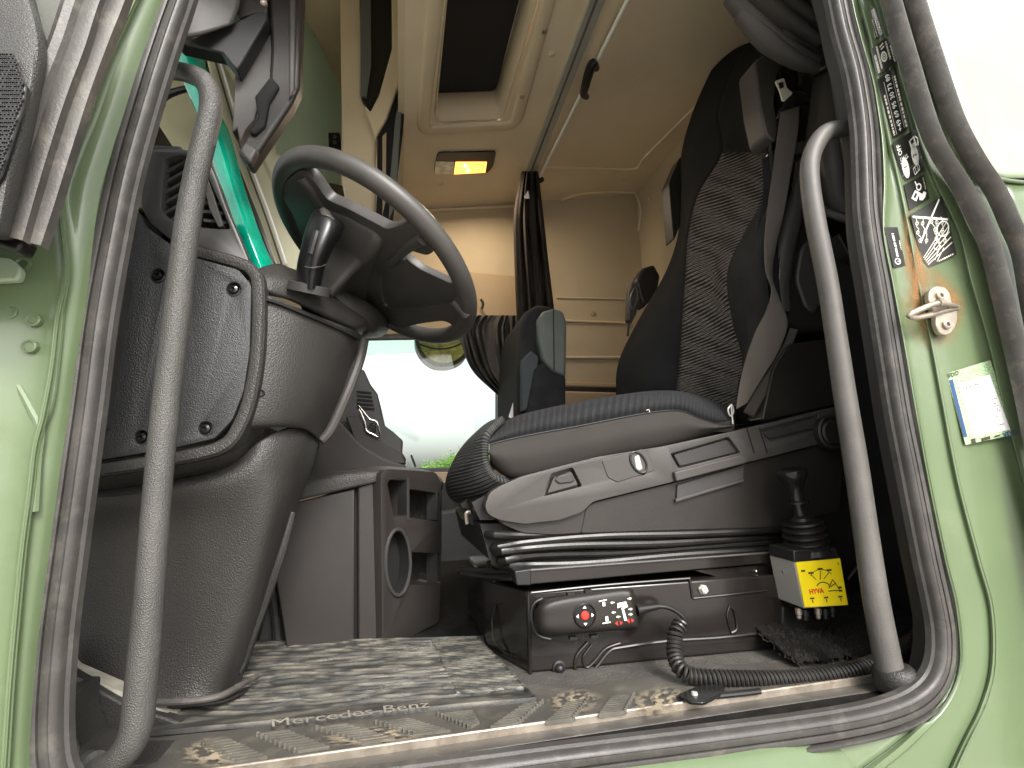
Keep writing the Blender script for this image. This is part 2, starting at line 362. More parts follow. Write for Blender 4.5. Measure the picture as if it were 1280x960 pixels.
def seg2(a, b, wd, asp=1):
    d = Vector((b[0]-a[0], (b[1]-a[1])*asp)); n = Vector((-d.y, d.x)).normalized()*wd/2; n = (n.x, n.y/asp)
    return [(a[0]+n[0], a[1]+n[1]), (b[0]+n[0], b[1]+n[1]), (b[0]-n[0], b[1]-n[1]), (a[0]-n[0], a[1]-n[1])]
def circ2(c, r, asp=1, n=20): return [(c[0]+r*math.cos(2*math.pi*i/n), c[1]+r*math.sin(2*math.pi*i/n)/asp) for i in range(n)]
def ring2(c, r, wd, asp=1, n=20):
    a = circ2(c, r, asp, n); b = circ2(c, r-wd, asp, n); return [[a[i], a[(i+1) % n], b[(i+1) % n], b[i]] for i in range(n)]
# ================================================================ OUTSIDE
GZ = -1.35
mb = MB(); mb.add([Vector((-400, -400, GZ)), Vector((400, -400, GZ)), Vector((400, 400, GZ)), Vector((-400, 400, GZ))], [(0, 1, 2, 3)])
M['yard'] = material('pale_gravel_yard', (.44, .415, .365), .9, bump=.6, bscale=6, var=.2, vscale=.5)
o = build('ground', mb, M['yard'], smooth=0); o['kind'] = 'structure'
M['leaf'] = material('spring_leaves', (.10, .20, .03), .7, var=.5, vscale=.8)
M['bark'] = material('bark', (.10, .075, .05), .9, bump=.8, bscale=20)
def leafy_tree(x, y, h, r, label):
    t = thing('leafy_tree', label, 'tree', (x, y, GZ), 'trees beyond the passenger window')
    b0 = Vector((x, y, GZ)); mb = MB().tube([b0, b0+Vector((.1, .05, h*.35)), b0+Vector((-.1, 0, h*.75))], [h*.03, h*.022, h*.008], seg=8)
    for k in range(7):
        a = k*2.4; z = h*(.3+.06*k); mb.tube([b0+Vector((0, 0, z)), b0+Vector((math.cos(a)*r*.35, math.sin(a)*r*.35, z+h*.08)), b0+Vector((math.cos(a)*r*.7, math.sin(a)*r*.7, z+h*.2))], [h*.012, h*.004], seg=6)
    build('trunk', mb, M['bark'], t)
    mb = MB()
    clumps = [Vector((random.gauss(0, .45)*r, random.gauss(0, .45)*r, h*.62+random.gauss(0, .17)*h)) for _ in range(26)]
    for c in clumps:
        for _ in range(130):
            d = Vector((random.gauss(0, 1), random.gauss(0, 1), random.gauss(0, .8)))*r*.17; p = b0+c+d
            u = Vector((random.gauss(0, 1), random.gauss(0, 1), random.gauss(0, 1))).normalized(); v = u.orthogonal().normalized(); s = random.uniform(.10, .2)
            mb.add([p-u*s, p+v*s*.5, p+u*s, p-v*s*.5], [(0, 1, 2, 3)])
    build('crown', mb, M['leaf'], t, smooth=0, recalc=False)
# the treetops seen low in the passenger window
for px, top, D, r in ((560, 572, 60, 3.0), (585, 566, 63, 3.4), (612, 560, 62, 3.6)):
    p = P(px, top, Y=D); leafy_tree(p.x, p.y, p.z-GZ, r, {560: 'low green treetop nearest the dash end of the passenger window', 585: 'middle green treetop just above the passenger window sill', 612: 'tallest green treetop half hidden by the driver seat cushion'}[px])

# ================================================================ TRUCK CAB
cab = thing('truck_cab', 'green truck cab seen through its open driver door, beige lined inside', 'truck', (0.2, .8, 0))
YF = 1.65
cA, cB = P(530, 262, Y=YF), P(795, 243, Y=YF)
cslope = (cB-cA); cn = cslope.cross(Vector((0, 1, 0))).normalized()
XR = cB.x
def CE(px, py): return PL(px, py, cA, cn)
def ceilz(x): return cA.z + (x-cA.x)*cslope.z/cslope.x
XF = -.95
# ceiling with the hatch opening
HB = [(527, 166), (646, 155), (700, -10), (540, -10)]
XC = CE(506, 60).x
ceil = [Vector((x, y, ceilz(x))) for x, y in ((XC, .0), (XR+.02, .0), (XR+.02, YF+.02), (XC, YF+.02))]
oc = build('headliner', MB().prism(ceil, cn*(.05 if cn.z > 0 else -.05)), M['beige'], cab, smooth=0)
up = cn if cn.z > 0 else -cn
hole_px = [(541, 152), (547, 157), (625, 151), (634, 142), (690, -30), (560, -30)]
hp = [CE(*q) for q in hole_px]
mb = MB().prism([p-up*.03 for p in hp], up*.15); me = bpy.data.meshes.new('tmp'); me.from_pydata([tuple(p) for p in mb.v], [], mb.f)
bm = bmesh.new(); bm.from_mesh(me); bmesh.ops.recalc_face_normals(bm, faces=bm.faces); bm.to_mesh(me); bm.free()
co_ = bpy.data.objects.new('tmp', me); scene.collection.objects.link(co_)
ORG_T = ORG['truck_cab']; 
co_.location = (0, 0, 0); bake(oc, [co_])
# hatch frame, well and dark sun blind
hatch = thing('roof_hatch', 'roof hatch with beige moulded frame and dark blind in the ceiling', 'roof hatch', tuple(CE(600, 100)))
fr = [(527, 160), (533, 167), (570, 166), (640, 158), (652, 148), (668, 100), (705, -30)]
outer = [CE(*q)-up*.004 for q in fr] ; 
frq = fillet([(550, -60), (528, 163), (644, 156), (700, -60)], 13, 5)
mb = MB().sweep([CE(*q) for q in frq], [(-.024, -.004), (-.021, .006), (-.013, .010), (.014, .010), (.022, .006), (.026, -.01)], out=-up, pclosed=True, k=1, closed=True)
build('hatch_frame', mb, M['beigep'], hatch, smooth=50)
wl = [CE(*q) for q in fillet([(563, -60), (543, 153), (628, 149), (690, -60)], 9, 4)]; hcen = sum(wl, Vector())/len(wl)
n = len(wl); mb = MB().add(wl + [p+up*.14 for p in wl], [(i, (i+1) % n, (i+1) % n+n, i+n) for i in range(n)]); build('hatch_well', mb, M['beigep'], hatch, solid=.004)
build('hatch_blind', MB().prism([hcen+(p-hcen)*1.01+up*.115 for p in wl], up*.01), material('dark_hatch_blind', (.02, .02, .022), .6, var=.1, bump=.2, bscale=600), hatch)
for q in ((680, 36), (652, 118)): build('hatch_catch', MB().box(CE(*q)-up*.008, .016, .016, .010), M['steel'], hatch, bevel=.002)
# headliner screws and moulded ridges
for q in ((690, 67), (552, 230), (780, 225), (812, 249)):
    p = CE(*q) if q != (812, 249) else P(812, 249, X=XR-.001); ax = -up if q != (812, 249) else Vector((-1, 0, 0))
    build('headliner_button', MB().lathe(p, ax, [(.011, -.002), (.011, .002), (.007, .005), (0, .0055)]), M['beigep'], cab)
def bead(pts, r, mat=M['beige'], name='moulded_ridge'): return build(name, MB().tube(pts, r, k=6, seg=8), mat, cab)
bead([CE(*q) for q in ((682, 209), (740, 210), (792, 211), (806, 196), (860, 142), (972, 30))], .007)
bead([CE(*q) for q in ((676, 258), (700, 251), (722, 243), (760, 240), (793, 241))], .008)
bead([P(*q, Y=YF-.003) for q in ((505, 264), (560, 262), (640, 258), (668, 256))], .006)
bead([P(*q, X=XR-.003) for q in ((795, 243), (800, 256), (800, 275), (790, 330), (784, 380))], .006)
# far side wall with the passenger window
zt = ceilz(0)
wallp = [Vector((XF, YF, -.03)), Vector((XR+.02, YF, -.03)), Vector((XR+.02, YF, ceilz(XR)+.03)), Vector((XF, YF, ceilz(XF)+.03))]
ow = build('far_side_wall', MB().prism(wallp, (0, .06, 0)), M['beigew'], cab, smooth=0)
bake(ow, [cutter([(345, 423), (470, 421), (622, 420), (622, 583), (560, 587), (345, 592)], YF, .2, pre=.1, rnd=8)])
plate('passenger_window_pane', [(340, 418), (626, 415), (626, 588), (340, 597)], YF+.03, .005, M['glass'], cab, rnd=0, bevel=0)
M['tint'] = glass_mat('green_tinted_band', (.86, .93, .88, 1), None)
plateV('window_tint_band', [(345, 424, YF+.02), (600, 421, YF+.02), (530, 440, YF+.02), (457, 444, YF+.02), (345, 450, YF+.02)], (0, .003, 0), M['tint'], cab)
build('window_rubber', MB().sweep(path([(345, 424), (470, 422), (612, 420), (622, 430), (622, 560), (616, 584), (560, 588), (345, 593)], YF-.002), [(-.012, 0), (-.01, .012), (.01, .012), (.014, 0)], pclosed=True, k=3), M['rubber'], cab)
# far wall mouldings: bunk shelf edge, panels
for a, b, r in (((700, 401), (786, 404), .007), ((696, 372), (786, 374), .004), ((690, 447), (780, 447), .008), ((700, 482), (776, 484), .02)):
    build('panel_ridge', MB().tube([P(*a, Y=YF-.004), P(*b, Y=YF-.004)], r, k=1, seg=10), M['beigep'] if r < .02 else M['beiget'], cab)
plateV('bunk_base', [(655, 487, 1.5), (800, 491, 1.5), (800, 560, 1.5), (655, 560, 1.5)], (0, .15, 0), M['beiget'], cab, bevel=.01)
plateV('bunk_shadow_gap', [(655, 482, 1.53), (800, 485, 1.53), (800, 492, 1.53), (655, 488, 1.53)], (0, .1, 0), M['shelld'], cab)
# tan door card beyond the wheel
plateV('passenger_door_card', [(510, 333, 1.63), (648, 345, 1.63), (648, 415, 1.63), (480, 418, 1.63), (470, 350, 1.63)], (0, .018, 0), M['beiget'], cab, bevel=.004)
for q in ((741, 392),): build('wall_button', MB().lathe(P(*q, Y=YF-.001), (0, -1, 0), [(.012, -.002), (.012, .003), (.006, .006), (0, .006)]), M['beiget'], cab)
build('coat_hook', MB().tube(path([(601, 374), (604, 380), (602, 386)], 1.60), .006), M['black'], cab)
# rear wall, near side wall behind the door, front bulkhead, roof rim, unseen blocks against sky light
def wallbox(name, a, b, mat): 
    a, b = Vector(a), Vector(b); c = (a+b)/2; return build(name, MB().box(c, abs(b.x-a.x), abs(b.y-a.y), abs(b.z-a.z)), mat, cab, smooth=0)
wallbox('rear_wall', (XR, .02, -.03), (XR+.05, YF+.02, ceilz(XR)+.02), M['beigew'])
wallbox('near_side_wall', (.80, .03, 0), (XR, .09, ceilz(XR)), M['shelld'])
wallbox('door_header', (-.6, .03, 1.28), (.80, .09, ceilz(-.6)), M['beigep'])
wallbox('front_bulkhead', (XF-.05, .02, 0), (XF, YF, .45), M['black'])
wallbox('floor_pan', (XF-.05, .02, -.06), (XR+.05, YF+.06, -.004), M['carpet'])
wallbox('light_block_roof', (XF-.05, .02, 2.05), (XC+.05, YF+.06, 2.09), M['beigep'])  # unseen slab added to keep sky light out above the windscreen
wallbox('light_block_riser', (XC-.02, .02, ceilz(XC)+.001), (XC, YF+.04, 2.06), M['beigep'])  # unseen riser added to close the step against sky light
wallbox('light_block_header', (XF, .03, 1.28), (XC-.02, .09, 2.06), M['beigep'])  # unseen header added to block sky light on the door side
wallbox('front_far_wall', (XF, YF+.005, ceilz(XF)), (XC-.02, YF+.05, 2.06), M['beige'])
wallbox('bunk_side', (.93, .095, 0), (.95, .90, .80), M['black'])
plateV('door_lower_panel', [(520, 603, 1.55), (700, 603, 1.55), (700, 742, 1.55), (520, 742, 1.55)], (0, .05, 0), M['black'], cab, bevel=.01)
plateV('door_armrest', [(540, 640, 1.45), (612, 630, 1.45), (640, 632, 1.45), (640, 700, 1.45), (540, 712, 1.45)], (0, .08, 0), M['dash'], cab, bevel=.015)
plateV('door_tan_strip', [(540, 590, 1.56), (700, 588, 1.56), (700, 604, 1.56), (540, 604, 1.56)], (0, .04, 0), M['beiget'], cab, bevel=.004)
plateV('far_threshold', [(530, 744, 1.20), (640, 741, 1.20), (640, 758, 1.20), (530, 762, 1.20)], (0, .1, 0), M['shell'], cab, bevel=.004)
# front windscreen glass and header
mb = MB().add([Vector((XF, .02, .45)), Vector((XF, YF, .45)), Vector((XF+.05, YF, 2.04)), Vector((XF+.05, .02, 2.04))], [(0, 1, 2, 3)])
build('windscreen', mb, M['glass'], cab, solid=.006, smooth=0)

# ---------------- driver door pillars (painted body)
def grn(name, rows, mat=M['green'], k=5, **kw): return build(name, MB().surf(grid(rows), k=k), mat, cab, solid=.004, recalc=False, smooth=60, **kw)
LJ = []
for y, crest, seal in ((-200, 245, 287), (-40, 186, 228), (20, 160, 205), (75, 135, 187), (140, 112, 168), (190, 92, 153), (240, 76, 138), (290, 79, 128), (345, 83, 119), (400, 73, 112), (460, 66, 101), (520, 55, 94), (560, 45, 89), (620, 38, 80), (680, 30, 72), (760, 22, 60), (850, 14, 50), (940, 8, 44), (1010, 4, 50), (1080, 2, 60)):
    f = (crest, y)
    LJ.append([(-420, y, -.04), (-160, y, -.05), (-60, y, -.045), (crest-34, y, -.030), (crest-9, y, -.030), (crest, y, -.036), (crest+7, y, -.024), ((crest+7+seal)/2, y, -.016), (seal+8, y, .004), (seal+20, y, .012)])
grn('front_pillar', LJ)
# pressed ribs and plugs of the left pillar
for pts, r in (([(2, 458), (20, 480), (38, 512), (48, 536), (44, 575), (40, 640)], 5), ([(76, 368), (70, 430), (61, 500), (48, 536)], 4)):
    pp = path(pts, -.030); build('pressed_rib', MB().tube([p + Vector((0, .003, 0)) for p in pp], r*.0009, k=6, seg=10), M['green'], cab)
for q in ((13, 391), (42, 400), (37, 433), (29, 330)):
    build('body_plug', MB().lathe(P(q[0], q[1], Y=-.033), (0, -1, 0), [(.0065, -.004), (.0065, .0015), (.0048, .002), (.004, .0008), (0, .0008)], seg=18), M['green'], cab)
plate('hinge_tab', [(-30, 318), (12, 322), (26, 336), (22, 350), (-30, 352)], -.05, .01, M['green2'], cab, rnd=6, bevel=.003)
RJ = []
for y, s, a, b, c, d in ((-400, 960, 980, 990, 1004, 1022), (-60, 1035, 1058, 1066, 1080, 1100), (0, 1048, 1066, 1076, 1099, 1116), (50, 1062, 1078, 1089, 1113, 1129), (100, 1076, 1092, 1098, 1127, 1144), (140, 1082, 1099, 1105, 1139, 1156), (180, 1084, 1104, 1113, 1151, 1174), (230, 1084, 1106, 1124, 1170, 1204), (290, 1086, 1105, 1136, 1198, 1234), (350, 1097, 1116, 1147, 1213, 1250), (430, 1112, 1131, 1164, 1236, 1272), (500, 1122, 1143, 1177, 1252, 1294), (600, 1138, 1161, 1196, 1278, 1325), (700, 1158, 1182, 1222, 1302, 1360), (760, 1170, 1196, 1238, 1318, 1382), (830, 1165, 1200, 1240, 1330, 1400), (880, 1120, 1180, 1228, 1340, 1420), (930, 1000, 1130, 1205, 1350, 1440), (990, 900, 1060, 1180, 1360, 1450), (1060, 880, 1040, 1160, 1370, 1460)):
    RJ.append([(s-6, y, .014), (a-6, y, -.002), (a, y, -.010), (a+5, y, -.004), (b-4, y, -.006), (b, y, -.011), (b+6, y, -.012), ((b+c)/2, y, -.013), (c-5, y, -.016), (c, y, -.024), (c+6, y, -.027), (d, y, -.036), (d+30, y, -.040)])
grn('rear_pillar', RJ)
SB = []
for x in range(-100, 1250, 90):
    yb = 1020-.128*(x-300)
    e = max(0, x-985)/180*.07; SB.append([(x, yb-34, .02+e), (x, yb-14, .004+e), (x, yb, -.004+e), (x, yb+10, -.012+e), (x, yb+40, -.03+e), (x, yb+110, -.07+e)])
grn('outer_sill', SB, k=3)
# rust stain sheet next to the striker: paint broken by rust is a film on the pillar
# outer skin behind the pillar: panel to the right, its sunlit paleness in the colour
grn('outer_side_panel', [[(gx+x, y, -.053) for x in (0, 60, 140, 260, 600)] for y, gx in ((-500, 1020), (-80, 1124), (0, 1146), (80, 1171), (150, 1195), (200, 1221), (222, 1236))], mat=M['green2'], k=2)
grn('side_fairing', [[(1252+(y-226)*.45, y, -.055), (1290+(y-226)*.45, y, -.058), (1350+(y-226)*.45, y, -.075), (1450+(y-226)*.45, y, -.085)] for y in (226, 330, 450, 700)], mat=M['green'], k=3)
build('fairing_joint', MB().tube(path([(1243, 222), (1262, 226), (1300, 229), (1400, 232)], -.058), .003), M['green'], cab)

km = thing('kerb_mirror', 'kerb mirror with a painted yellowish reflection hanging outside at the top of the passenger window', 'mirror', tuple(P(552, 440, Y=1.95)))
kq = [(518, 405), (590, 405), (589, 432), (583, 448), (566, 458), (543, 458), (528, 448), (519, 432)]
plateV('mirror_shell', [(x, y, 1.92) for x, y in fillet(kq, 8)], (0, .12, 0), M['shell'], km, bevel=.01)
plateV('mirror_face', [(x, y, 1.912) for x, y in fillet([(524, 408), (585, 408), (584, 430), (579, 444), (565, 453), (545, 453), (531, 444), (524, 431)], 7)], (0, .006, 0), material('painted_field_reflection', (.42, .40, .14), .25, var=.5, vscale=25), km, bevel=.001)  # olive yellow colour stands for the reflection in the mirror
build('mirror_rim_line', MB().tube(path([(524, 430, 1.91), (545, 436, 1.91), (565, 434, 1.91), (584, 426, 1.91)]), .004, seg=6), M['black'], km)
# ================================================================ SEALS
sealpath = [(1042, -20), (1056, 40), (1071, 95), (1081, 160), (1084, 220), (1086, 265), (1092, 310), (1101, 360), (1114, 440), (1127, 520), (1139, 580), (1151, 640), (1163, 700), (1175, 755), (1181, 795), (1178, 836), (1160, 868), (1122, 891), (1050, 909), (900, 931), (700, 957), (500, 985), (300, 1012), (170, 1028), (95, 1010), (62, 975), (54, 910), (61, 800), (74, 700), (88, 600), (102, 500), (115, 400), (131, 310), (151, 215), (178, 120), (202, 45), (224, -20), (250, -120), (340, -180), (940, -180), (1010, -110)]
sp = path(sealpath, 0.0)
s1 = .0009
seal = build('door_aperture_seal', MB().sweep(sp, [(a*s1, b*s1) for a, b in ((-23, -12), (-23, 4), (-21, 9), (-18, 10), (-15.5, 7), (-14.5, -4), (-12.5, -4), (-11.5, 7), (-9, 10), (-5, 11), (-1.5, 10), (-.8, 6), (0, 6), (.8, 10), (4, 12), (9, 12), (10, 10.5), (11, 12), (14, 11), (17, 7), (18, 0), (21, -3), (22, -12))], closed=True, k=5), M['rubber'])
tag(seal, 'thick ribbed grey rubber seal framing the whole driver door opening', 'door seal')
inner = build('inner_trim_strip', MB().sweep([p+Vector((0, .03, -.030 if py > 880 else (-.015 if py > 860 else 0))) for p, (px, py) in zip(sp, sealpath)], [(a*s1, b*s1) for a, b in ((-30, -30), (-30, 6), (-26, 14), (-20, 14), (-16, 6), (-16, -30))], closed=True, k=5), M['dashs'], cab)
# the two outer body gaskets on the right and the door's own strips at the left
def gasket(pts, hw, Y, ht, mat=0): return MB().sweep(path(pts, Y), [(-hw, -.006), (-hw, ht*.4), (-hw*.7, ht*.55), (-hw*.2, ht*.5), (0, ht*.9), (hw*.4, ht*1.1), (hw*.8, ht*.8), (hw, ht*.2), (hw, -.006)], k=6)
G1 = [(1098, -60), (1114, 0), (1137, 80), (1158, 150), (1175, 190), (1203, 235), (1223, 275), (1238, 310), (1251, 360), (1270, 440), (1288, 520), (1310, 640), (1340, 800), (1360, 1000)]
G2 = [(1128, -60), (1144, 0), (1169, 80), (1193, 150), (1219, 200), (1245, 240), (1263, 280), (1279, 320), (1294, 400), (1330, 560)]
tag(build('body_gasket', gasket(G1, .0145, -.050, .016, 0), M['rubber2']), 'inner of the two grey outer gaskets right of the stickers', 'gasket')
tag(build('body_gasket', gasket(G2, .0155, -.060, .016, 0), M['rubber2']), 'outermost wide grey gasket against the pale green panel', 'gasket')

# ================================================================ OPEN DOOR (far left)
door = thing('open_door', 'edge of the open driver door with grained trim and speaker grille', 'door', tuple(P(-20, 300, Y=-.14)))
build('door_trim', MB().surf(grid([[(-300, -60, -.12), (-160, -40, -.12), (-60, -40, -.12), (5, -40, -.13), (25, -40, -.12), (34, -40, -.09)], [(-300, 20, -.12), (-160, 20, -.12), (-60, 20, -.12), (22, 12, -.135), (46, 22, -.13), (52, 30, -.09)], [(-300, 70, -.12), (-160, 70, -.12), (-60, 70, -.12), (25, 65, -.14), (55, 66, -.13), (62, 70, -.09)], [(-300, 150, -.12), (-160, 150, -.12), (-60, 150, -.12), (20, 130, -.14), (44, 130, -.13), (55, 130, -.09)], [(-300, 230, -.12), (-160, 230, -.12), (-60, 230, -.12), (0, 210, -.14), (22, 215, -.13), (40, 215, -.09)], [(-300, 330, -.12), (-160, 330, -.12), (-60, 330, -.12), (-12, 300, -.14), (2, 300, -.13), (20, 300, -.09)]])), M['grip'], door, solid=.006, recalc=False)
plateV('door_window_frame', [(15, -60, -.09), (95, -60, -.09), (80, 0, -.09), (55, 90, -.09), (45, 60, -.09), (20, -10, -.09)], (0, .01, 0), M['blind'], door)
plateV('speaker_panel', [(-60, 40, -.146), (0, 68, -.146), (34, 108, -.146), (30, 130, -.146), (2, 218, -.146), (-60, 300, -.146)], (0, .006, 0), M['black'], door)
mb = MB()
for i in range(-2, 9):
    for j in range(30):
        x = i*5.0+(j % 2)*2.5; y = 70+j*5
        if x > 31-abs(y-115)*.30*(1 if y > 115 else 1) or x < -10: continue
        mb.lathe(P(x, y, Y=-.1465), (0, -1, 0), [(.0022, 0), (.0020, .0016), (.0011, .0016), (.0010, 0)], seg=6)
build('speaker_grille', mb, M['dashs'], door, smooth=30, kind='stuff')
GA = [(135, -60), (107, 0), (87, 60), (64, 120), (44, 180), (27, 235), (8, 300)]
GB = [(160, -60), (140, 0), (120, 50), (98, 108), (79, 165), (62, 218), (48, 262), (33, 306)]
build('door_weatherstrip', gasket(GA, .0150, -.105, .012, 0), M['rubber2'], door)
build('door_edge_seal', gasket(GB, .0140, -.095, .012, 0), M['rubber2'], door)
build('strip_end_block', MB().box(P(10, 303, Y=-.09), .035, .02, .014, Euler((0, .3, 0)).to_matrix()), M['black'], door, bevel=.003)
# ================================================================ DASHBOARD
dash = thing('dashboard', 'black dashboard end with screwed fuse cover, vents and pedal side trim', 'dashboard', tuple(P(200, 560, Y=.2)))
YD = .16
main = [(140, 250), (172, 262), (182, 283), (212, 305), (236, 320), (298, 337), (314, 356), (312, 440), (304, 490), (290, 525), (268, 548), (212, 561), (117, 576), (60, 580), (60, 250)]
fp = plate('fuse_cover', main, YD, .02, M['dash'], dash, rnd=5, bevel=.0015)
SC = [(292, 362), (257, 536), (197, 345), (177, 547)]
bake(fp, [cutter([(x+9.5*math.cos(a*math.pi/8), y+9.5*math.sin(a*math.pi/8)) for a in range(16)], YD, .008) for x, y in SC])
for x, y in SC:
    c = P(x, y, Y=YD+.008)
    s_ = build('screw', MB().lathe(c, (0, -1, 0), [(.0085, -.003), (.0085, .0005), (.007, .0005), (.0062, .003), (.003, .004), (.0028, .001), (0, .001)]), M['gloss'], dash)
    build('screw_washer', MB().lathe(c+Vector((0, .002, 0)), (0, -1, 0), [(.0110, -.001), (.0105, .003), (.0085, .004), (.0083, -.001)]), M['dashs'], dash)
# fuse cover rim (rounded frame) and seam behind it
rim = [(236, 312), (296, 328), (316, 340), (322, 362), (321, 430), (313, 488), (299, 530), (276, 558), (214, 573), (118, 588), (60, 594)]
build('cover_rim', MB().sweep(path(rim, YD+.003), [(-.0105, -.03), (-.0095, -.001), (-.006, .003), (.001, .0035), (.007, .001), (.0105, -.006), (.011, -.03)], k=6), M['dash2'], dash)
build('side_skirt', MB().surf(grid([[(60, 590, .165), (120, 592, .168), (210, 576, .168), (272, 562, .17), (302, 535, .175), (318, 490, .18)], [(60, 600, .19), (120, 606, .19), (214, 592, .19), (283, 575, .19), (312, 545, .20), (326, 495, .21)], [(60, 615, .25), (120, 620, .25), (216, 606, .25), (292, 590, .25), (322, 560, .25), (340, 500, .26)]])), M['dash2'], dash, solid=.004, recalc=False)
plateV('door_edge_flap', [(148, 340, .13), (158, 344, .13), (127, 534, .13), (117, 538, .13), (100, 536, .13), (112, 338, .13)], (0, .02, 0), M['dashs'], dash, bevel=.002)
# upper dash end with vent
vs_ = [(178, 186), (226, 186), (256, 190), (270, 222), (284, 262), (299, 296), (312, 328), (309, 338), (297, 333), (236, 315), (214, 300), (186, 278), (176, 258)]
vp = plate('vent_surround', vs_, YD+.008, .03, M['dashs'], dash, rnd=6, bevel=.002)
bake(vp, [cutter([(206, 198), (226, 193), (250, 197), (263, 228), (278, 262), (288, 286), (262, 286), (214, 275), (201, 262)], YD+.008, .1, rnd=4)])
plate('vent_back', [(195, 190), (252, 190), (268, 222), (292, 290), (195, 285)], YD+.045, .004, M['hole'], dash, rnd=0, bevel=0)
for i in range(7):
    y0 = 205+i*13
    a, b = (202+max(0, 3-i), y0+9), (250, y0-18)
    build('vent_slat', MB().prism([P(a[0], a[1], Y=YD+.02), P(b[0], b[1], Y=YD+.02), P(b[0], b[1]+4, Y=YD+.02), P(a[0], a[1]+4, Y=YD+.02)], (0, .018, 0)), M['dashs'], dash, bevel=.0005)
for i in range(8):
    y0 = 204+i*11.5
    build('vent_slat', MB().prism([P(x, y, Y=YD+.02) for x, y in ((240+(y0-204)*.2, y0), (252+(y0-196)*.42, y0+3), (252+(y0-196)*.42, y0+7), (240+(y0-204)*.2, y0+4))], (0, .018, 0)), M['dashs'], dash, bevel=.0005)
plateV('vent_bar', [(244, 196, YD+.012), (252, 196, YD+.012), (279, 282, YD+.012), (273, 284, YD+.012), (262, 262, YD+.012)], (0, .012, 0), M['shell'], dash, bevel=.001)
plateV('dash_top_edge', [(172, 180, .17), (226, 182, .17), (228, 192, .17), (172, 191, .17)], (0, .5, 0), M['dashs'], dash, bevel=.003)
plateV('dash_top_tan_insert', [(166, 190, .21), (200, 192, .21), (186, 262, .21), (160, 262, .21)], (0, .03, 0), M['beiget'], dash, bevel=.003)
# knee panel beside the fuse cover, curving away into the cab
build('knee_panel', MB().surf(grid([
 [(318, 362, .175), (340, 371, .18), (375, 386, .20), (410, 400, .24), (438, 411, .29), (452, 420, .36), (456, 428, .45)],
 [(320, 420, .175), (340, 420, .18), (372, 424, .20), (408, 430, .24), (434, 438, .29), (445, 452, .36), (448, 462, .45)],
 [(314, 480, .175), (335, 480, .18), (365, 480, .20), (398, 480, .24), (420, 484, .29), (430, 496, .36), (432, 506, .45)],
 [(300, 526, .175), (322, 525, .18), (352, 524, .20), (382, 522, .24), (402, 524, .29), (412, 534, .36), (414, 542, .45)],
 [(290, 540, .185), (318, 536, .19), (350, 534, .21), (380, 536, .25), (394, 545, .29), (401, 552, .36), (404, 556, .45)]])), M['dash2'], dash, solid=.004, recalc=False)
build('access_hole', MB().lathe(P(326, 491, Y=.176), (0, -1, 0), [(.0052, -.004), (.0052, .0006), (.0040, .0008), (.0038, -.002), (0, -.002)]), M['hole'], dash)
build('knee_seam', MB().sweep(path([(322, 372, .17), (345, 378, .178), (380, 392, .20), (412, 406, .24), (440, 419, .29), (447, 424, .32)]), [(-.003, -.004), (-.002, .003), (.002, .003), (.003, -.004)], pclosed=True), M['hole'], dash)
build('knee_edge_highlight', MB().tube(path([(455, 425, .36), (449, 452, .34), (434, 492, .33), (414, 536, .33), (402, 550, .33)]), .009, seg=10), M['shell'], dash)  # paler tube paints in the highlight along the knee panel edge
# pedal side trim below
build('pedal_side_trim', MB().surf(grid([
 [(60, 592, .24), (120, 600, .24), (214, 596, .235), (290, 575, .22), (330, 548, .21), (368, 532, .25), (392, 538, .30), (398, 548, .40)],
 [(60, 610, .22), (120, 622, .21), (214, 612, .205), (290, 598, .20), (335, 575, .21), (372, 565, .25), (386, 573, .30), (392, 580, .40)],
 [(60, 660, .25), (120, 668, .24), (210, 660, .23), (280, 655, .22), (330, 645, .22), (352, 640, .25), (361, 645, .30), (366, 650, .40)],
 [(60, 740, .26), (110, 742, .25), (200, 742, .24), (260, 742, .23), (305, 742, .235), (324, 742, .26), (332, 745, .31), (338, 748, .40)],
 [(60, 820, .26), (110, 818, .25), (190, 818, .24), (250, 820, .235), (283, 822, .24), (299, 822, .265), (306, 824, .31), (312, 826, .40)],
 [(60, 866, .255), (110, 866, .245), (190, 868, .235), (240, 868, .23), (268, 868, .24), (284, 864, .26), (297, 858, .30), (306, 850, .38)],
 [(60, 884, .25), (110, 886, .24), (190, 886, .225), (240, 882, .22), (276, 876, .23), (296, 868, .25), (310, 860, .29), (320, 850, .37)]])), M['dash2'], dash, solid=.004, recalc=False)
build('trim_welt', MB().tube(path([(190, 878, .215), (240, 876, .21), (275, 870, .22), (298, 858, .25), (312, 850, .28), (322, 845, .30)]), .0045, seg=10), M['rubber2'], dash)
build('scuffed_edge', MB().tube(path([(366, 640, .30), (352, 690, .30), (330, 752, .31), (312, 800, .31), (303, 828, .31), (296, 842, .30)]), [.005, .008, .008, .007, .006], seg=10), M['dash2'], dash)
# inner bracket between trim and console
plateV('inner_trim', [(360, 630, .55), (352, 700, .55), (338, 740, .55), (322, 800, .55), (316, 826, .55), (350, 820, .55), (362, 815, .55), (352, 742, .55), (350, 650, .55)], (0, .1, 0), M['dash2'], dash, bevel=.004)
build('inner_trim_post', MB().tube(path([(338, 690, .54), (346, 760, .54), (352, 818, .54)]), [.010, .012, .014], seg=10), M['dash2'], dash)
build('inner_trim_foot', MB().tube(path([(312, 829, .50), (340, 826, .50), (358, 822, .52), (366, 818, .56)]), .010, seg=10), M['rubber2'], dash)
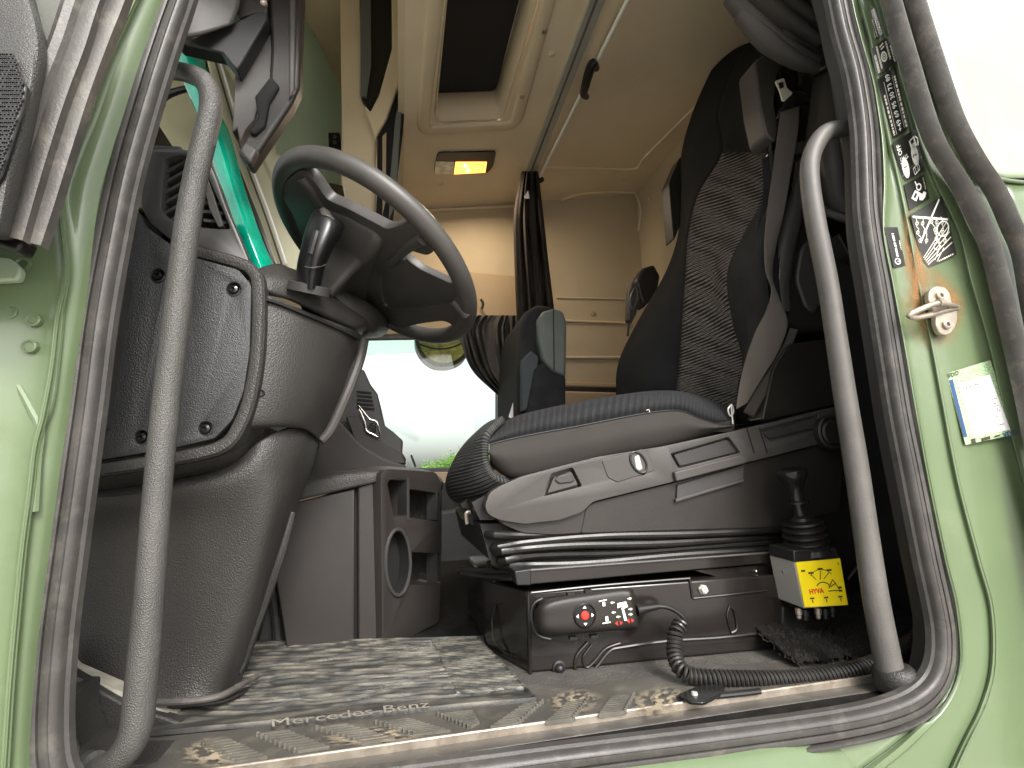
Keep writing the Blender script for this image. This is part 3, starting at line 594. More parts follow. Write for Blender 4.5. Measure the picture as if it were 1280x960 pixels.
# solid dash body behind all this
plate('dash_core', [(60, 262), (150, 266), (236, 326), (306, 345), (306, 440), (300, 520), (262, 548), (190, 556), (60, 560)], YD+.03, .75, M['black'], dash, rnd=0, bevel=0)
plate('vent_core', [(60, 215), (170, 205), (290, 300), (306, 345), (60, 300)], YD+.06, .4, M['black'], dash, rnd=0, bevel=0)
# steering column shroud
colm = thing('steering_column', 'grained steering column shroud carrying the control stalk', 'steering column', tuple(P(380, 380, Y=.27)))
build('column_shroud', MB().surf(grid([
 [(318, 340, .20), (330, 333, .21), (352, 330, .24), (372, 342, .26), (400, 358, .28), (430, 378, .32), (462, 400, .36), (470, 415, .45)],
 [(316, 350, .18), (332, 345, .185), (355, 347, .20), (378, 357, .22), (404, 372, .25), (430, 388, .29), (457, 406, .34), (466, 418, .45)],
 [(318, 360, .18), (335, 361, .18), (355, 366, .195), (378, 376, .215), (404, 388, .245), (428, 400, .285), (450, 412, .33), (460, 420, .45)],
 [(326, 366, .19), (340, 370, .19), (360, 375, .205), (380, 384, .225), (405, 396, .255), (428, 407, .295), (446, 418, .34), (454, 425, .45)]])), M['dash2'], colm, solid=.004, recalc=False)
build('shroud_back', MB().tube(path([(345, 345, .27), (400, 370, .32), (450, 398, .38), (470, 405, .5)]), [.02, .03, .035, .03], seg=16), M['dash2'], colm)
build('stalk_socket', MB().lathe(P(387, 357, Y=.20), P(400, 280, Y=.17)-P(387, 357, Y=.20), [(.032, -.012), (.032, .001), (.027, .002), (.023, -.003), (.021, -.008), (0, -.008)], seg=28), M['dashs'], colm)
def wider(rows, s=1.15):
    out = []
    for r in rows:
        m = sum(q[0] for q in r)/len(r); out.append([(m+(x-m)*s, y, Y) for x, y, Y in r])
    return out
stalk = thing('control_stalk', 'black multifunction stalk standing up beside the steering wheel', 'stalk', tuple(P(387, 355, Y=.185)))
build('stalk_body', MB().surf(grid(wider([
 [(374, 357, .20), (382, 361, .175), (392, 361, .172), (400, 356, .20), (390, 352, .22)],
 [(373, 335, .195), (383, 338, .166), (396, 337, .163), (405, 332, .195), (390, 330, .22)],
 [(379, 308, .19), (390, 310, .158), (405, 308, .156), (418, 303, .19), (398, 300, .22)],
 [(385, 285, .19), (395, 284, .160), (414, 286, .158), (426, 289, .19), (405, 282, .22)],
 [(393, 265, .19), (402, 266, .165), (417, 273, .163), (428, 281, .19), (411, 268, .21)],
 [(399, 260, .19), (405, 260, .175), (414, 266, .173), (422, 273, .19), (411, 264, .20)]])), k=4, closed=True), material('stalk_black', (.006, .006, .006), .32, var=.1), stalk, recalc=True)
for a, b in (((384, 310), (409, 309)), ((379, 332), (401, 334)), ((389, 290), (412, 290))):
    build('stalk_ring', MB().tube(path([(a[0]-2, a[1], .180), ((a[0]+b[0])/2, (a[1]+b[1])/2+2, .155), (b[0]+6, b[1]-3, .180)]), .0014, seg=6), M['shell'], stalk)
build('stalk_switch', MB().tube(path([(388, 318, .158), (393, 300, .155), (396, 290, .156)]), .005, seg=8), M['black'], stalk)
build('stalk_tip', MB().surf(grid([[(399, 262, .172), (404, 259, .166), (411, 263, .166)], [(402, 268, .160), (410, 270, .158), (419, 275, .162)]]), k=4), M['shell'], stalk, solid=.002, recalc=False)

# ================================================================ STEERING WHEEL
WT, WR, WRo = R(35), .200, R(-10)
wc = P(469, 324, Y=.30); wa = Vector((math.cos(WT), 0, -math.sin(WT)))
ey = Vector((0, 1, 0)); wb = (ey*math.cos(WRo) + wa.cross(ey)*math.sin(WRo)).normalized(); wn = wa.cross(wb).normalized()
if wn.z < 0: wn = -wn
wheel = thing('steering_wheel', 'dark grey steering wheel seen from below with four spoke underside', 'steering wheel', tuple(wc-wn*.06))
def W(r, th, h=0): return wc + (wa*math.cos(R(th))+wb*math.sin(R(th)))*r + wn*h
rim_ = [W(WR, t) for t in range(0, 360, 10)]
M['wheel'] = material('moulded_wheel_rim', (.050, .047, .043), .38, bump=.25, bscale=500, var=.12, vscale=14)
M['wheelhub'] = material('wheel_hub_plastic', (.046, .043, .040), .42, bump=.12, bscale=600, var=.15, vscale=14)
build('rim', MB().tube(rim_, .0165, k=3, seg=20, closed=True), M['wheel'], wheel)
# broad underside: one flat plate filling the rim except for the openings, and the hub dropping to the column
def WP(px, py, h): return PL(px, py, wc+wn*h, wn)
pl_ = [(350, 244), (356, 228), (376, 212), (391, 224), (409, 250), (433, 260), (484, 287), (500, 282), (513, 280), (540, 304), (543, 314), (534, 320), (511, 313), (499, 319), (509, 330), (523, 340), (562, 358), (573, 356), (588, 388), (586, 412), (574, 412), (556, 401), (530, 404), (505, 409), (470, 414), (440, 395), (404, 360), (384, 335), (377, 300), (366, 268)]
plm = build('spoke_plate', MB().prism([WP(x, y, -.012) for x, y in fillet(pl_, 7, 4)], wn*.020), M['wheelhub'], wheel, bevel=.005, seg=3)
cm = MB().prism([WP(x, y, -.030) for x, y in fillet([(474, 392), (466, 365), (470, 346), (500, 334), (512, 338), (560, 363), (566, 374), (556, 388), (505, 394)], 6)], wn*.024)
me = bpy.data.meshes.new('tmp'); me.from_pydata([tuple(p) for p in cm.v], [], cm.f)
bm = bmesh.new(); bm.from_mesh(me); bmesh.ops.recalc_face_normals(bm, faces=bm.faces); bm.to_mesh(me); bm.free()
co_ = bpy.data.objects.new('tmp', me); scene.collection.objects.link(co_); co_.location = -ORG[plm.name]+Vector(wheel.location)
bake(plm, [co_])
HO = fillet([(412, 256), (433, 262), (478, 286), (486, 300), (476, 318), (464, 345), (462, 372), (470, 398), (466, 411), (440, 392), (406, 357), (392, 320), (394, 280)], 8, 4)
_hb = [WP(x, y, 0) for x, y in HO]; _hc = sum(_hb, Vector())/len(_hb)
def hring(s, h, da=0): return [_hc+(p-_hc)*s+wn*h+wa*da for p in _hb]
build('hub', MB().surf([hring(.05, -.008), hring(1.0, -.008), hring(1.0, -.014), hring(.96, -.022), hring(.80, -.034), hring(.66, -.040), hring(.58, -.06), hring(.50, -.11)], k=1, kc=1, closed=True), M['wheelhub'], wheel, bevel=.003, smooth=45)
for q in (((486, 330), (512, 308), (530, 298)), ((566, 376), (576, 386), (584, 394)), ((404, 262), (390, 238), (378, 222))):
    build('spoke_rib', MB().tube([WP(x, y, -.011) for x, y in q], [.007, .009, .011], seg=12), M['wheelhub'], wheel)
build('hub_bolt', MB().lathe(WP(467, 396, -.024), -wn, [(.005, -.004), (.005, .003), (.003, .003), (0, .001)]), M['hole'], wheel)

# ================================================================ CENTRE CONSOLE
cons = thing('centre_console', 'tall dark centre console with open trays and round cup recess', 'console', tuple(P(450, 800, Y=.5)))
YC = .49
cb = plateV('console_body', [(447, 608, YC), (478, 598, YC), (479, 808, YC), (447, 810, YC)], (0, .02, 0), M['console'], cons, bevel=.004)
side = [P(480, 600, Y=YC), P(553, 600, Y=.60), P(553, 680, Y=.60), P(549, 775, Y=.60), P(500, 800, Y=YC+.01), P(480, 806, Y=YC)]
# the rear face turned towards the seat, cut for the trays and the cup recess
fN = (side[1]-side[0]).cross(Vector((0, 0, 1))).normalized()
if fN.dot(CAM-side[0]) < 0: fN = -fN
def FP(px, py): return PL(px, py, side[0]+fN*.012, fN)
face = [FP(*q) for q in fillet([(476, 592), (484, 586), (545, 590), (552, 605), (552, 690), (549, 778), (505, 800), (478, 806)], 5)]
of = build('console_rear_face', MB().prism(face, -fN*.09), M['console'], cons, bevel=.003)
def fcut(poly, d=.07, rnd=3):
    pts = [FP(*q)+fN*.03 for q in fillet(poly, rnd)]; mb = MB().prism(pts, -fN*(d+.03)); me = bpy.data.meshes.new('tmp'); me.from_pydata([tuple(p) for p in mb.v], [], mb.f)
    bm = bmesh.new(); bm.from_mesh(me); bmesh.ops.recalc_face_normals(bm, faces=bm.faces); bm.to_mesh(me); bm.free()
    o = bpy.data.objects.new('tmp', me); scene.collection.objects.link(o); return o
bake(of, [fcut([(484, 603), (490, 598), (508, 600), (508, 647), (492, 646)]), fcut([(511, 611), (550, 617), (550, 652), (511, 647)]), fcut([(497+14.5*math.cos(a*math.pi/12), 703+40*math.sin(a*math.pi/12)) for a in range(24)], rnd=0), fcut([(513, 690), (551, 692), (551, 728), (513, 732)])])
build('cup_ring', MB().tube([FP(497+15.5*math.cos(a*math.pi/12), 703+41.5*math.sin(a*math.pi/12))+fN*.001 for a in range(24)], .004, k=1, closed=True, seg=8), M['dashs'], cons)
_rg = [FP(497+14.2*math.cos(a*math.pi/12), 703+39.5*math.sin(a*math.pi/12)) for a in range(24)]
build('cup_shade_wall', MB().add([p-fN*.002 for p in _rg]+[p-fN*.06 for p in _rg], [(k, (k+1) % 24, (k+1) % 24+24, k+24) for k in range(24)]), M['hole'], cons)  # near-black sheet puts the shade inside the cup recess into colour
build('cup_shade_disc', MB().prism([FP(497+15*math.cos(a*math.pi/12), 703+41*math.sin(a*math.pi/12))-fN*.03 for a in range(24)], -fN*.02), M['hole'], cons, smooth=0)  # near-black disc for the shade deep in the cup recess
build('tray_divider', MB().prism([FP(508, 597)+fN*.002, FP(511, 597)+fN*.002, FP(511, 650)+fN*.002, FP(508, 650)+fN*.002], -fN*.03), M['dashs'], cons)
for y0, y1 in ((612, 650), (692, 730)): build('tray_slat', MB().prism([FP(545, y0), FP(547, y0), FP(547, y1), FP(545, y1)], -fN*.03), M['dashs'], cons)
build('tray_shade_sheet', MB().prism([FP(*q)-fN*.075 for q in ((482, 596), (552, 600), (552, 770), (482, 800))], -fN*.004), M['hole'], cons)  # near-black sheet paints in the shade at the back of the trays
plateV('console_door', [(350, 632, YC), (443, 611, YC), (443, 806, YC), (366, 816, YC), (358, 812, YC), (344, 720, YC), (344, 650, YC)], (0, .02, 0), M['console'], cons, bevel=.003)
plateV('console_back', [(355, 640, YC+.015), (450, 600, YC+.015), (450, 800, YC+.015), (370, 808, YC+.015), (350, 720, YC+.015)], (0, .2, 0), M['hole'], cons, bevel=0)
plateV('console_plinth', [(372, 815, YC+.03), (490, 806, YC+.03), (548, 776, YC+.15), (548, 765, YC+.15), (490, 795, YC+.03), (372, 806, YC+.03)], (0, .15, 0), M['hole'], cons, bevel=0)
build('console_upper_lid', MB().surf(grid([
 [(352, 600, .56), (375, 596, .56), (430, 588, .56), (470, 583, .56), (500, 584, .58), (535, 588, .64), (552, 598, .66)],
 [(350, 604, .50), (375, 600, .49), (430, 590, .49), (470, 587, .49), (490, 588, .50), (530, 592, .58), (554, 604, .61)],
 [(350, 631, .485), (375, 625, .482), (430, 612, .482), (465, 604, .482), (485, 599, .48), (530, 604, .56), (553, 612, .60)]])), M['dash2'], cons, solid=.004, recalc=False)

# ================================================================ PASSENGER SIDE OF THE DASH
pd = thing('passenger_dash', 'ledge of the dashboard centre with vent slots and chrome catch before the window', 'dashboard', tuple(P(450, 590, Y=1.1)))
plateV('dash_ledge', [(365, 594, 1.0), (388, 545, 1.0), (404, 516, 1.0), (416, 512, 1.0), (430, 532, 1.0), (452, 556, 1.0), (478, 572, 1.0), (508, 582, 1.0), (508, 590, 1.0), (470, 592, 1.0), (400, 597, 1.0)], (0, .16, 0), M['console'], pd, bevel=.006)
plateV('dash_hood', [(400, 540, 1.1), (415, 500, 1.1), (428, 464, 1.1), (443, 459, 1.1), (455, 462, 1.1), (463, 480, 1.1), (472, 492, 1.1), (476, 508, 1.1), (481, 532, 1.1), (492, 540, 1.1), (504, 551, 1.1), (503, 566, 1.1), (508, 574, 1.1), (505, 584, 1.1), (470, 580, 1.1), (430, 570, 1.1)], (0, .2, 0), M['dashs'], pd, bevel=.006)
plateV('dash_step', [(432, 520, 1.06), (447, 520, 1.06), (462, 540, 1.06), (482, 556, 1.06), (502, 566, 1.06), (508, 580, 1.06), (470, 578, 1.06), (445, 556, 1.06)], (0, .05, 0), M['console'], pd, bevel=.004)
for i in range(5):
    y = 488+i*5; plateV('vent_slot', [(446, y, 1.095), (464+i, y+2, 1.095), (464+i, y+4.5, 1.095), (446, y+2.5, 1.095)], (0, .01, 0), M['hole'], pd, bevel=0)
ct = [P(*q, Y=1.05) for q in ((448, 508), (452, 512), (462, 524), (471, 528), (475, 546), (466, 543), (458, 538), (456, 528))]
build('chrome_catch', MB().tube(ct, .0035, k=3, closed=True, seg=8), M['chrome'], pd)
build('catch_lock', MB().box(P(466, 535, Y=1.06), .02, .02, .03), M['gloss'], pd, bevel=.003)
build('small_aerial', MB().tube(path([(520, 583), (515, 570), (514, 571), (519, 584)], 1.3), .002, seg=6), M['black'], pd)

# ================================================================ FRONT OVERHEAD, BLIND, MONITOR
ov = thing('overhead_console', 'beige overhead storage console above the windscreen with dark open shelf', 'overhead console', tuple(P(465, 150, Y=1.0)))
plateV('console_column', [(424, -60, 1.02), (455, -60, 1.02), (452, 120, 1.02), (470, 165, 1.02), (471, 285, 1.02), (440, 300, 1.02), (428, 230, 1.02)], (0, .12, 0), M['beigep'], ov, bevel=.006)
plateV('shelf_frame', [(489, -60, .98), (518, -60, .98), (512, 40, .98), (503, 92, .98), (482, 150, .98), (470, 170, .98), (455, 130, .98), (463, 139, .98), (474, 118, .98), (490, 60, .98)], (0, .06, 0), M['beigep'], ov, bevel=.005)
plateV('shelf_interior', [(448, -60, 1.01), (493, -60, 1.01), (490, 70, 1.01), (464, 142, 1.01), (452, 125, 1.01)], (0, .02, 0), M['gloss'], ov, bevel=.003)
plateV('shelf_divider', [(450, -60, 1.0), (463, -60, 1.0), (464, 80, 1.0), (458, 122, 1.0), (451, 118, 1.0)], (0, .01, 0), M['blind'], ov, bevel=.002)
plateV('edge_gap', [(503, 95, .99), (508, 95, .99), (504, 160, .99), (490, 286, .99), (470, 280, .99), (472, 170, .99), (484, 150, .99)], (0, .02, 0), M['hole'], ov, bevel=.001)
plateV('edge_strip', [(494, 150, .985), (500, 120, .985), (503, 120, .985), (494, 255, .985), (486, 275, .985), (488, 220, .985)], (0, .01, 0), M['blind'], ov, bevel=.001)
plateV('edge_strip', [(478, 170, .985), (483, 165, .985), (482, 250, .985), (478, 270, .985)], (0, .01, 0), M['beiget'], ov, bevel=.001)
for q in ((507, 130, .96), (506, 165, .96)): pass
bld = thing('windscreen_blind', 'grey green roller blind pulled down over the windscreen', 'roller blind', tuple(P(390, 230, Y=1.2)))
plateV('blind_cloth', [(330, -60, .95), (430, -60, 1.5), (427, 120, 1.5), (426, 232, 1.5), (400, 225, 1.3), (372, 205, 1.1), (345, 190, .95)], (-.002, .002, 0), M['blindcloth'], bld, bevel=0)
plateV('blind_bar', [(385, 222, 1.2), (430, 232, 1.48), (436, 300, 1.48), (430, 310, 1.4), (388, 300, 1.2)], (-.01, .015, 0), M['blind'], bld, bevel=.004)
plateV('blind_lower_clip', [(338, 210, .9), (372, 208, .9), (374, 240, .9), (350, 240, .9)], (0, .02, 0), M['shelld'], bld, bevel=.004)
cl = plateV('blind_clip', [(410, 165, 1.3), (425, 165, 1.3), (426, 184, 1.3), (411, 184, 1.3)], (0, .03, 0), M['black'], bld, bevel=.005)
for y in (171, 178): build('clip_hole', MB().lathe(P(418.5, y, Y=1.299), (0, -1, 0), [(.006, -.003), (.006, .002), (.004, .002), (.0035, -.002), (0, -.002)]), M['grey'], bld)
ap = thing('windscreen_pillar', 'pale olive windscreen pillar trim with double bead line', 'pillar', tuple(P(320, 250, Y=.5)))
plateV('pillar_trim', [(250, 20, .50), (282, 40, .50), (300, 110, .50), (345, 190, .50), (372, 250, .52), (392, 330, .55), (392, 350, .55), (338, 345, .50), (306, 240, .50), (280, 160, .50), (262, 100, .50)], (.0, .05, 0), M['olive'], ap, bevel=.006)
for off, r in ((0, .0022), (6, .0022)): build('bead_line', MB().tube(path([(266+off, 66, .497), (285+off, 130, .497), (304+off, 195, .497), (330+off, 265, .497), (352+off, 330, .5)]), r, seg=6), M['paper'] if off else M['rubber'], ap)
build('black_seal_line', MB().tube(path([(250, 56, .44), (262, 105, .44), (276, 160, .44), (300, 222, .44), (325, 285, .44), (348, 345, .44)]), .006, seg=8), M['black'], ap)
tl = build('tinted_glass_strip', MB().surf(grid([[(210, 50, .42), (230, 52, .40), (252, 58, .42)], [(226, 95, .42), (245, 97, .40), (263, 100, .42)], [(245, 140, .42), (260, 142, .40), (277, 144, .42)], [(257, 175, .42), (272, 173, .40), (289, 172, .42)], [(277, 238, .42), (291, 236, .40), (306, 235, .42)], [(300, 307, .42), (314, 304, .40), (329, 301, .42)], [(314, 352, .42), (332, 348, .40), (348, 342, .42)]])), M['teal'], solid=.004, recalc=False)
tag(tl, 'bright teal tinted strip of windscreen glass beside the dashboard vent', 'glass strip')
ma = thing('wiper_arm', 'dark wiper arm showing through the front glass behind the left grab handle', 'wiper arm', tuple(P(205, 125, Y=.55)))
build('arm', MB().tube(path([(180, 140), (203, 122), (222, 114), (262, 104)], .5), [.012, .008, .006], seg=8), M['black'], ma)
build('arm_bracket', MB().tube(path([(208, 98), (204, 115), (203, 132)], .5), [.012, .009, .006], seg=8), M['dashs'], ma)
# outside visor of the truck catching the light behind the glass
plateV('sun_visor', [(100, 30, .62), (300, 30, .62), (300, 240, .62), (215, 182, .62), (188, 140, .62), (150, 60, .62)], (0, .02, 0), M['olive'], cab, bevel=0)
mon = thing('mirror_monitor', 'grey camera monitor on a black bracket hanging at the windscreen pillar', 'monitor', tuple(P(335, 100, Y=.3)))
plateV('monitor_side', [(336, -60, .28), (342, 20, .28), (341, 95, .28), (345, 103, .28), (322, 140, .28), (318, 150, .28), (307, 162, .28), (300, 178, .28), (296, 160, .28), (290, 165, .28), (293, 95, .28), (302, 65, .28), (325, 28, .28), (328, -60, .28)], (0, .03, 0), M['shell'], mon, bevel=.003)
plateV('monitor_housing', [(333, -60, .27), (380, -60, .27), (374, 108, .27), (365, 128, .27), (312, 207, .27), (296, 190, .27), (302, 178, .27), (328, 132, .27), (338, 118, .27), (336, 95, .27), (338, 60, .27)], (.0, .035, 0), M['shelld'], mon, bevel=.007, seg=3)
plateV('monitor_edge', [(362, -60, .262), (370, -60, .262), (368, 112, .262), (361, 122, .262)], (.0, .01, 0), M['shell'], mon, bevel=.003)
plateV('monitor_latch', [(318, 120, .262), (338, 94, .262), (349, 106, .262), (336, 128, .262), (331, 156, .262), (318, 168, .262), (310, 164, .262), (322, 146, .262)], (0, .012, 0), M['hole'], mon, bevel=.004)
plateV('monitor_tip', [(299, 188, .262), (306, 176, .262), (322, 186, .262), (312, 204, .262)], (0, .02, 0), M['shell'], mon, bevel=.004)
plateV('bracket', [(215, 45, .25), (242, 47, .25), (305, 22, .25), (320, 14, .25), (334, 16, .25), (334, 24, .25), (301, 80, .25), (296, 87, .25), (289, 80, .25), (278, 66, .25), (222, 53, .25)], (0, .03, 0), M['black'], mon, bevel=.003)
plateV('bracket_top', [(285, -60, .26), (334, -60, .26), (334, 20, .26), (318, 16, .26), (300, 22, .26), (280, 8, .26)], (0, .03, 0), M['shelld'], mon, bevel=.003)
build('bracket_screw', MB().lathe(P(330, 5, Y=.258), (0, -1, 0), [(.006, -.002), (.006, .003), (.003, .003), (0, .001)]), M['steel'], mon)
build('upper_pillar_cover', MB().surf(grid([[(205, -60, .20), (250, -60, .22), (300, -60, .24)], [(210, 0, .20), (250, 0, .22), (300, 0, .24)], [(212, 44, .20), (240, 46, .22), (290, 30, .24)]])), M['shell'], cab, solid=.004, recalc=False)

# ================================================================ DOME LAMP
lamp = thing('dome_lamp', 'lit oblong dome lamp glowing amber in the beige ceiling', 'ceiling lamp', tuple(CE(580, 202)))
lo = [CE(*q)-up*.002 for q in fillet([(547, 189), (620, 187), (616, 207), (608, 215), (542, 216), (543, 204)], 4)]
build('lamp_recess', MB().prism(lo, -up*.006), M['gloss'], lamp, bevel=.002)
M['lampglass'] = material('lamp_reflector', (.75, .72, .6), .15, bump=.8, bscale=160, var=.3, vscale=40)
M['amber'] = material('amber_lit_bulb', (1, .6, .15), .3, emit=(1, .40, .06, 1.5), bump=.6, bscale=200, var=.3)
M['amberhot'] = material('hot_bulb', (1, .8, .4), .3, emit=(1, .72, .3, 10))
def LP(poly, h0, h1, mat, nm, bev=.001): return build(nm, MB().prism([CE(*q)-up*h0 for q in poly], -up*(h1-h0)), mat, lamp, bevel=bev)
LP([(544, 199), (567, 200), (566, 215), (542, 215)], .008, .011, M['lampglass'], 'lamp_lens')
LP([(569, 200), (608, 200), (606, 213), (567, 215)], .008, .0115, M['amber'], 'lit_lens')
build('bulb', MB().lathe(CE(581, 204)-up*.013, -up, [(.004, -.003), (.006, 0), (.004, .004), (0, .005)], seg=10), M['amberhot'], lamp)
build('bulb', MB().lathe(CE(584, 210)-up*.013, -up, [(.004, -.003), (.006, 0), (.004, .004), (0, .005)], seg=10), M['amberhot'], lamp)
build('lens_ring', MB().tube([CE(596+8*math.cos(a*.785), 207+5*math.sin(a*.785))-up*.0125 for a in range(8)], .0016, k=2, closed=True, seg=6), M['lampglass'], lamp)
ll = bpy.data.lights.new('dome_lamp_light', 'AREA'); ll.energy = 1.9; ll.color = (1, .80, .58); ll.size = .09; ll.spread = R(170)
llo = bpy.data.objects.new('dome_lamp_light', ll); scene.collection.objects.link(llo); llo.location = CE(585, 207)-up*.03; llo.rotation_euler = up.to_track_quat('Z', 'Y').to_euler()

# ================================================================ CURTAIN RAIL AND CURTAINS
rail = thing('curtain_rail', 'aluminium curtain track with white draw rod along the ceiling', 'curtain rail', tuple(CE(700, 120)))
def strip(a, b, ha, w_, h_, mat, nm):
    p, q = CE(*a)-up*ha, CE(*b)-up*ha
    return build(nm, MB().sweep([p, q], [(-w_, 0), (-w_, h_), (w_, h_), (w_, 0)], out=-up, k=1, pclosed=True), mat, rail)
strip((760, -40), (664, 212), .0, .023, .012, M['alu'], 'track')
strip((758, -40), (663, 212), .0115, .004, .002, M['blind'], 'track_slot')
build('draw_rod', MB().tube([CE(795, -40)-up*.03, CE(672, 216)-up*.03], .0062, k=1, seg=10), M['white'], rail)
build('rod_hook', MB().tube([CE(*q)-up*h for q, h in (((731, 112), .03), ((726, 103), .045), ((728, 90), .05), ((733, 74), .045), ((738, 66), .04), ((743, 74), .036))], [.010, .013, .015, .016, .015, .010], seg=10), M['black'], rail)
def folds(name, label, outline_rows, nf, amp, mat, cat='curtain', Yref=None, phase=0, seedk=1, group=None):
    """curtain sheet: rows of (xl, xr, y, Y); pleats run down the cloth"""
    rnd = random.Random(seedk); ph = [rnd.uniform(-.6, .6) for _ in range(nf+2)]; mb = MB(); rows = []
    rr = crom([Vector((r[0], r[1], r[2])) for r in outline_rows], 6); yy = crom([Vector((r[3], r[4] if len(r) > 4 else r[3], 0)) for r in outline_rows], 6)
    nc = nf*8
    for i, r in enumerate(rr):
        row = []
        for j in range(nc+1):
            t = j/nc; tw = t+.035*math.sin(9*t+seedk)+.02*math.sin(23*t+seedk*2+i*.05); a = tw*nf*2*math.pi+phase+ph[int(t*nf)]*.8*math.sin(i*.25)
            Y = yy[i].x*(1-t)+yy[i].y*t + amp*(.55+.45*math.sin(t*13+seedk))*math.cos(a)*(1+.4*math.sin(i*.5+ph[int(t*nf)]*6))*.5
            row.append(P(r.x+(r.y-r.x)*t, r.z, Y=Y))
        rows.append(row)
    mb.surf(rows, k=1, kc=1); o = build(name, mb, mat, None, solid=.002, recalc=False, smooth=80); return tag(o, label, cat, group)
folds('hanging_curtain', 'long dark curtain hanging from the end of the ceiling rail', [(652, 673, 214, 1.30), (646, 676, 240, 1.3), (642, 680, 275, 1.3), (643, 686, 330, 1.32), (645, 692, 380, 1.35), (647, 697, 430, 1.4), (648, 702, 500, 1.42)], 4, .07, M['cloth'], seedk=3)
build('curtain_gather', MB().tube([CE(650, 222)-up*.03, CE(660, 214)-up*.05, CE(676, 217)-up*.03], [.012, .02, .012], seg=10), M['cloth'], rail)
build('curtain_label', MB().prism([P(*q, Y=1.26) for q in ((655, 246), (660, 238), (662, 248), (657, 248))], (0, .002, 0)), M['paper'], rail)
folds('window_curtain', 'dark gathered curtain drawn aside at the passenger window', [(588, 652, 394, 1.5), (574, 652, 410, 1.5), (580, 652, 440, 1.5), (592, 652, 465, 1.5), (615, 652, 487, 1.5), (636, 652, 505, 1.5)], 8, .05, M['cloth2'], seedk=5)
plateV('window_post', [(622, 490, 1.60), (640, 498, 1.60), (648, 560, 1.60), (622, 560, 1.60)], (0, .03, 0), M['black'], cab, bevel=.002)
# top right: driver side curtain, bunched and draped
rows = []
for q in ([(905, -60, .25), (935, -60, .18), (975, -60, .16), (1010, -60, .14), (1060, -60, .14)], [(914, 0, .25), (940, -10, .17), (978, -20, .15), (1012, -20, .13), (1062, -20, .13)],
          [(930, 22, .25), (955, 10, .15), (985, 0, .16), (1015, -5, .12), (1060, 0, .13)], [(950, 48, .25), (968, 30, .16), (992, 20, .13), (1018, 8, .14), (1060, 20, .13)],
          [(975, 66, .25), (986, 50, .14), (1002, 36, .15), (1020, 22, .12), (1062, 45, .13)], [(1000, 80, .25), (1008, 64, .16), (1016, 50, .14), (1026, 38, .14), (1064, 70, .13)], [(1024, 90, .24), (1030, 80, .17), (1034, 66, .15), (1040, 60, .14), (1068, 95, .13)]):
    rows.append([P(x, y, Y=Y+.02) for x, y, Y in q])
dc = build('bunched_curtain', MB().surf(rows, k=5), M['cloth2'], solid=.002, recalc=False, smooth=80); tag(dc, 'grey brown curtain bunched in folds above the driver seat', 'curtain')
for pts in ([(912, -4), (940, 26), (985, 60), (1022, 78)], [(935, -20), (965, 12), (1000, 36), (1026, 52)], [(960, -25), (990, 6), (1018, 26), (1030, 34)], [(925, 18), (958, 52), (995, 76), (1022, 86)], [(990, -25), (1010, -2), (1026, 12), (1040, 8)]):
    build('curtain_fold', MB().tube(path(pts, .155), [.016, .020, .016, .010], seg=12), M['cloth2'], None)
for o in [o for o in scene.objects if o.name.startswith('curtain_fold')]:
    o.parent = dc; o.location = ORG[o.name]-ORG[dc.name]
# ================================================================ FLOOR, MAT, SILL
def wbox(x0, x1, y0, y1, z0, z1): return MB().box(((x0+x1)/2, (y0+y1)/2, (z0+z1)/2), x1-x0, y1-y0, z1-z0)
build('floor_vinyl', wbox(-.9, .9, .10, .46, -.02, .003), M['floor'], cab, bevel=.002)
sill = thing('sill_tread', 'dusty grey plastic tread along the door sill with ribbed pads', 'door sill', (.2, .12, -.03))
build('tread_plate', wbox(-.46, .74, .078, .172, -.034, .005), M['sill'], sill, bevel=.003)
build('step_face', wbox(-.46, .76, .05, .082, -.05, -.003), M['rubber2'], sill, bevel=.002)
build('step_lip', wbox(-.46, .76, .0735, .077, -.02, .0070), M['steel'], sill, bevel=.002)
pads = [[(250, 930), (287, 925), (337, 949), (297, 956)], [(322, 919), (360, 914), (415, 936), (375, 942)], [(396, 911), (432, 906), (497, 925), (457, 931)], [(470, 904), (510, 899), (566, 915), (524, 920)], [(548, 894), (590, 889), (600, 905), (590, 911)],
        [(655, 881), (678, 878), (646, 907), (610, 912)], [(708, 880), (735, 874), (715, 901), (680, 905)], [(765, 871), (792, 869), (780, 892), (747, 896)]]
for i, q in enumerate(pads):
    w4 = [P(x, y, Z=.006) for x, y in q]; mb = MB(); n = 9
    for k in range(n):
        t0, t1 = k/n, (k+.55)/n
        a, b = w4[0].lerp(w4[3], t0), w4[1].lerp(w4[2], t0); c, d = w4[1].lerp(w4[2], t1), w4[0].lerp(w4[3], t1)
        mb.prism([a-Vector((0, 0, .003)), b-Vector((0, 0, .003)), c-Vector((0, 0, .003)), d-Vector((0, 0, .003))], (0, 0, .0052))
        e = a if i < 5 else b
        mb.lathe(e+Vector((0, 0, -.003)), (0, 0, 1), [(.0022, 0), (.0022, .0065), (.001, .0072)], seg=6)
    build('tread_ribs', mb, M['rib'], sill, smooth=0)
MUD = [[(680, 862), (752, 858), (756, 894), (684, 898)], [(780, 860), (866, 852), (872, 898), (786, 904)], [(215, 925), (300, 915), (330, 958), (220, 965)], [(380, 915), (520, 900), (560, 925), (400, 940)]]
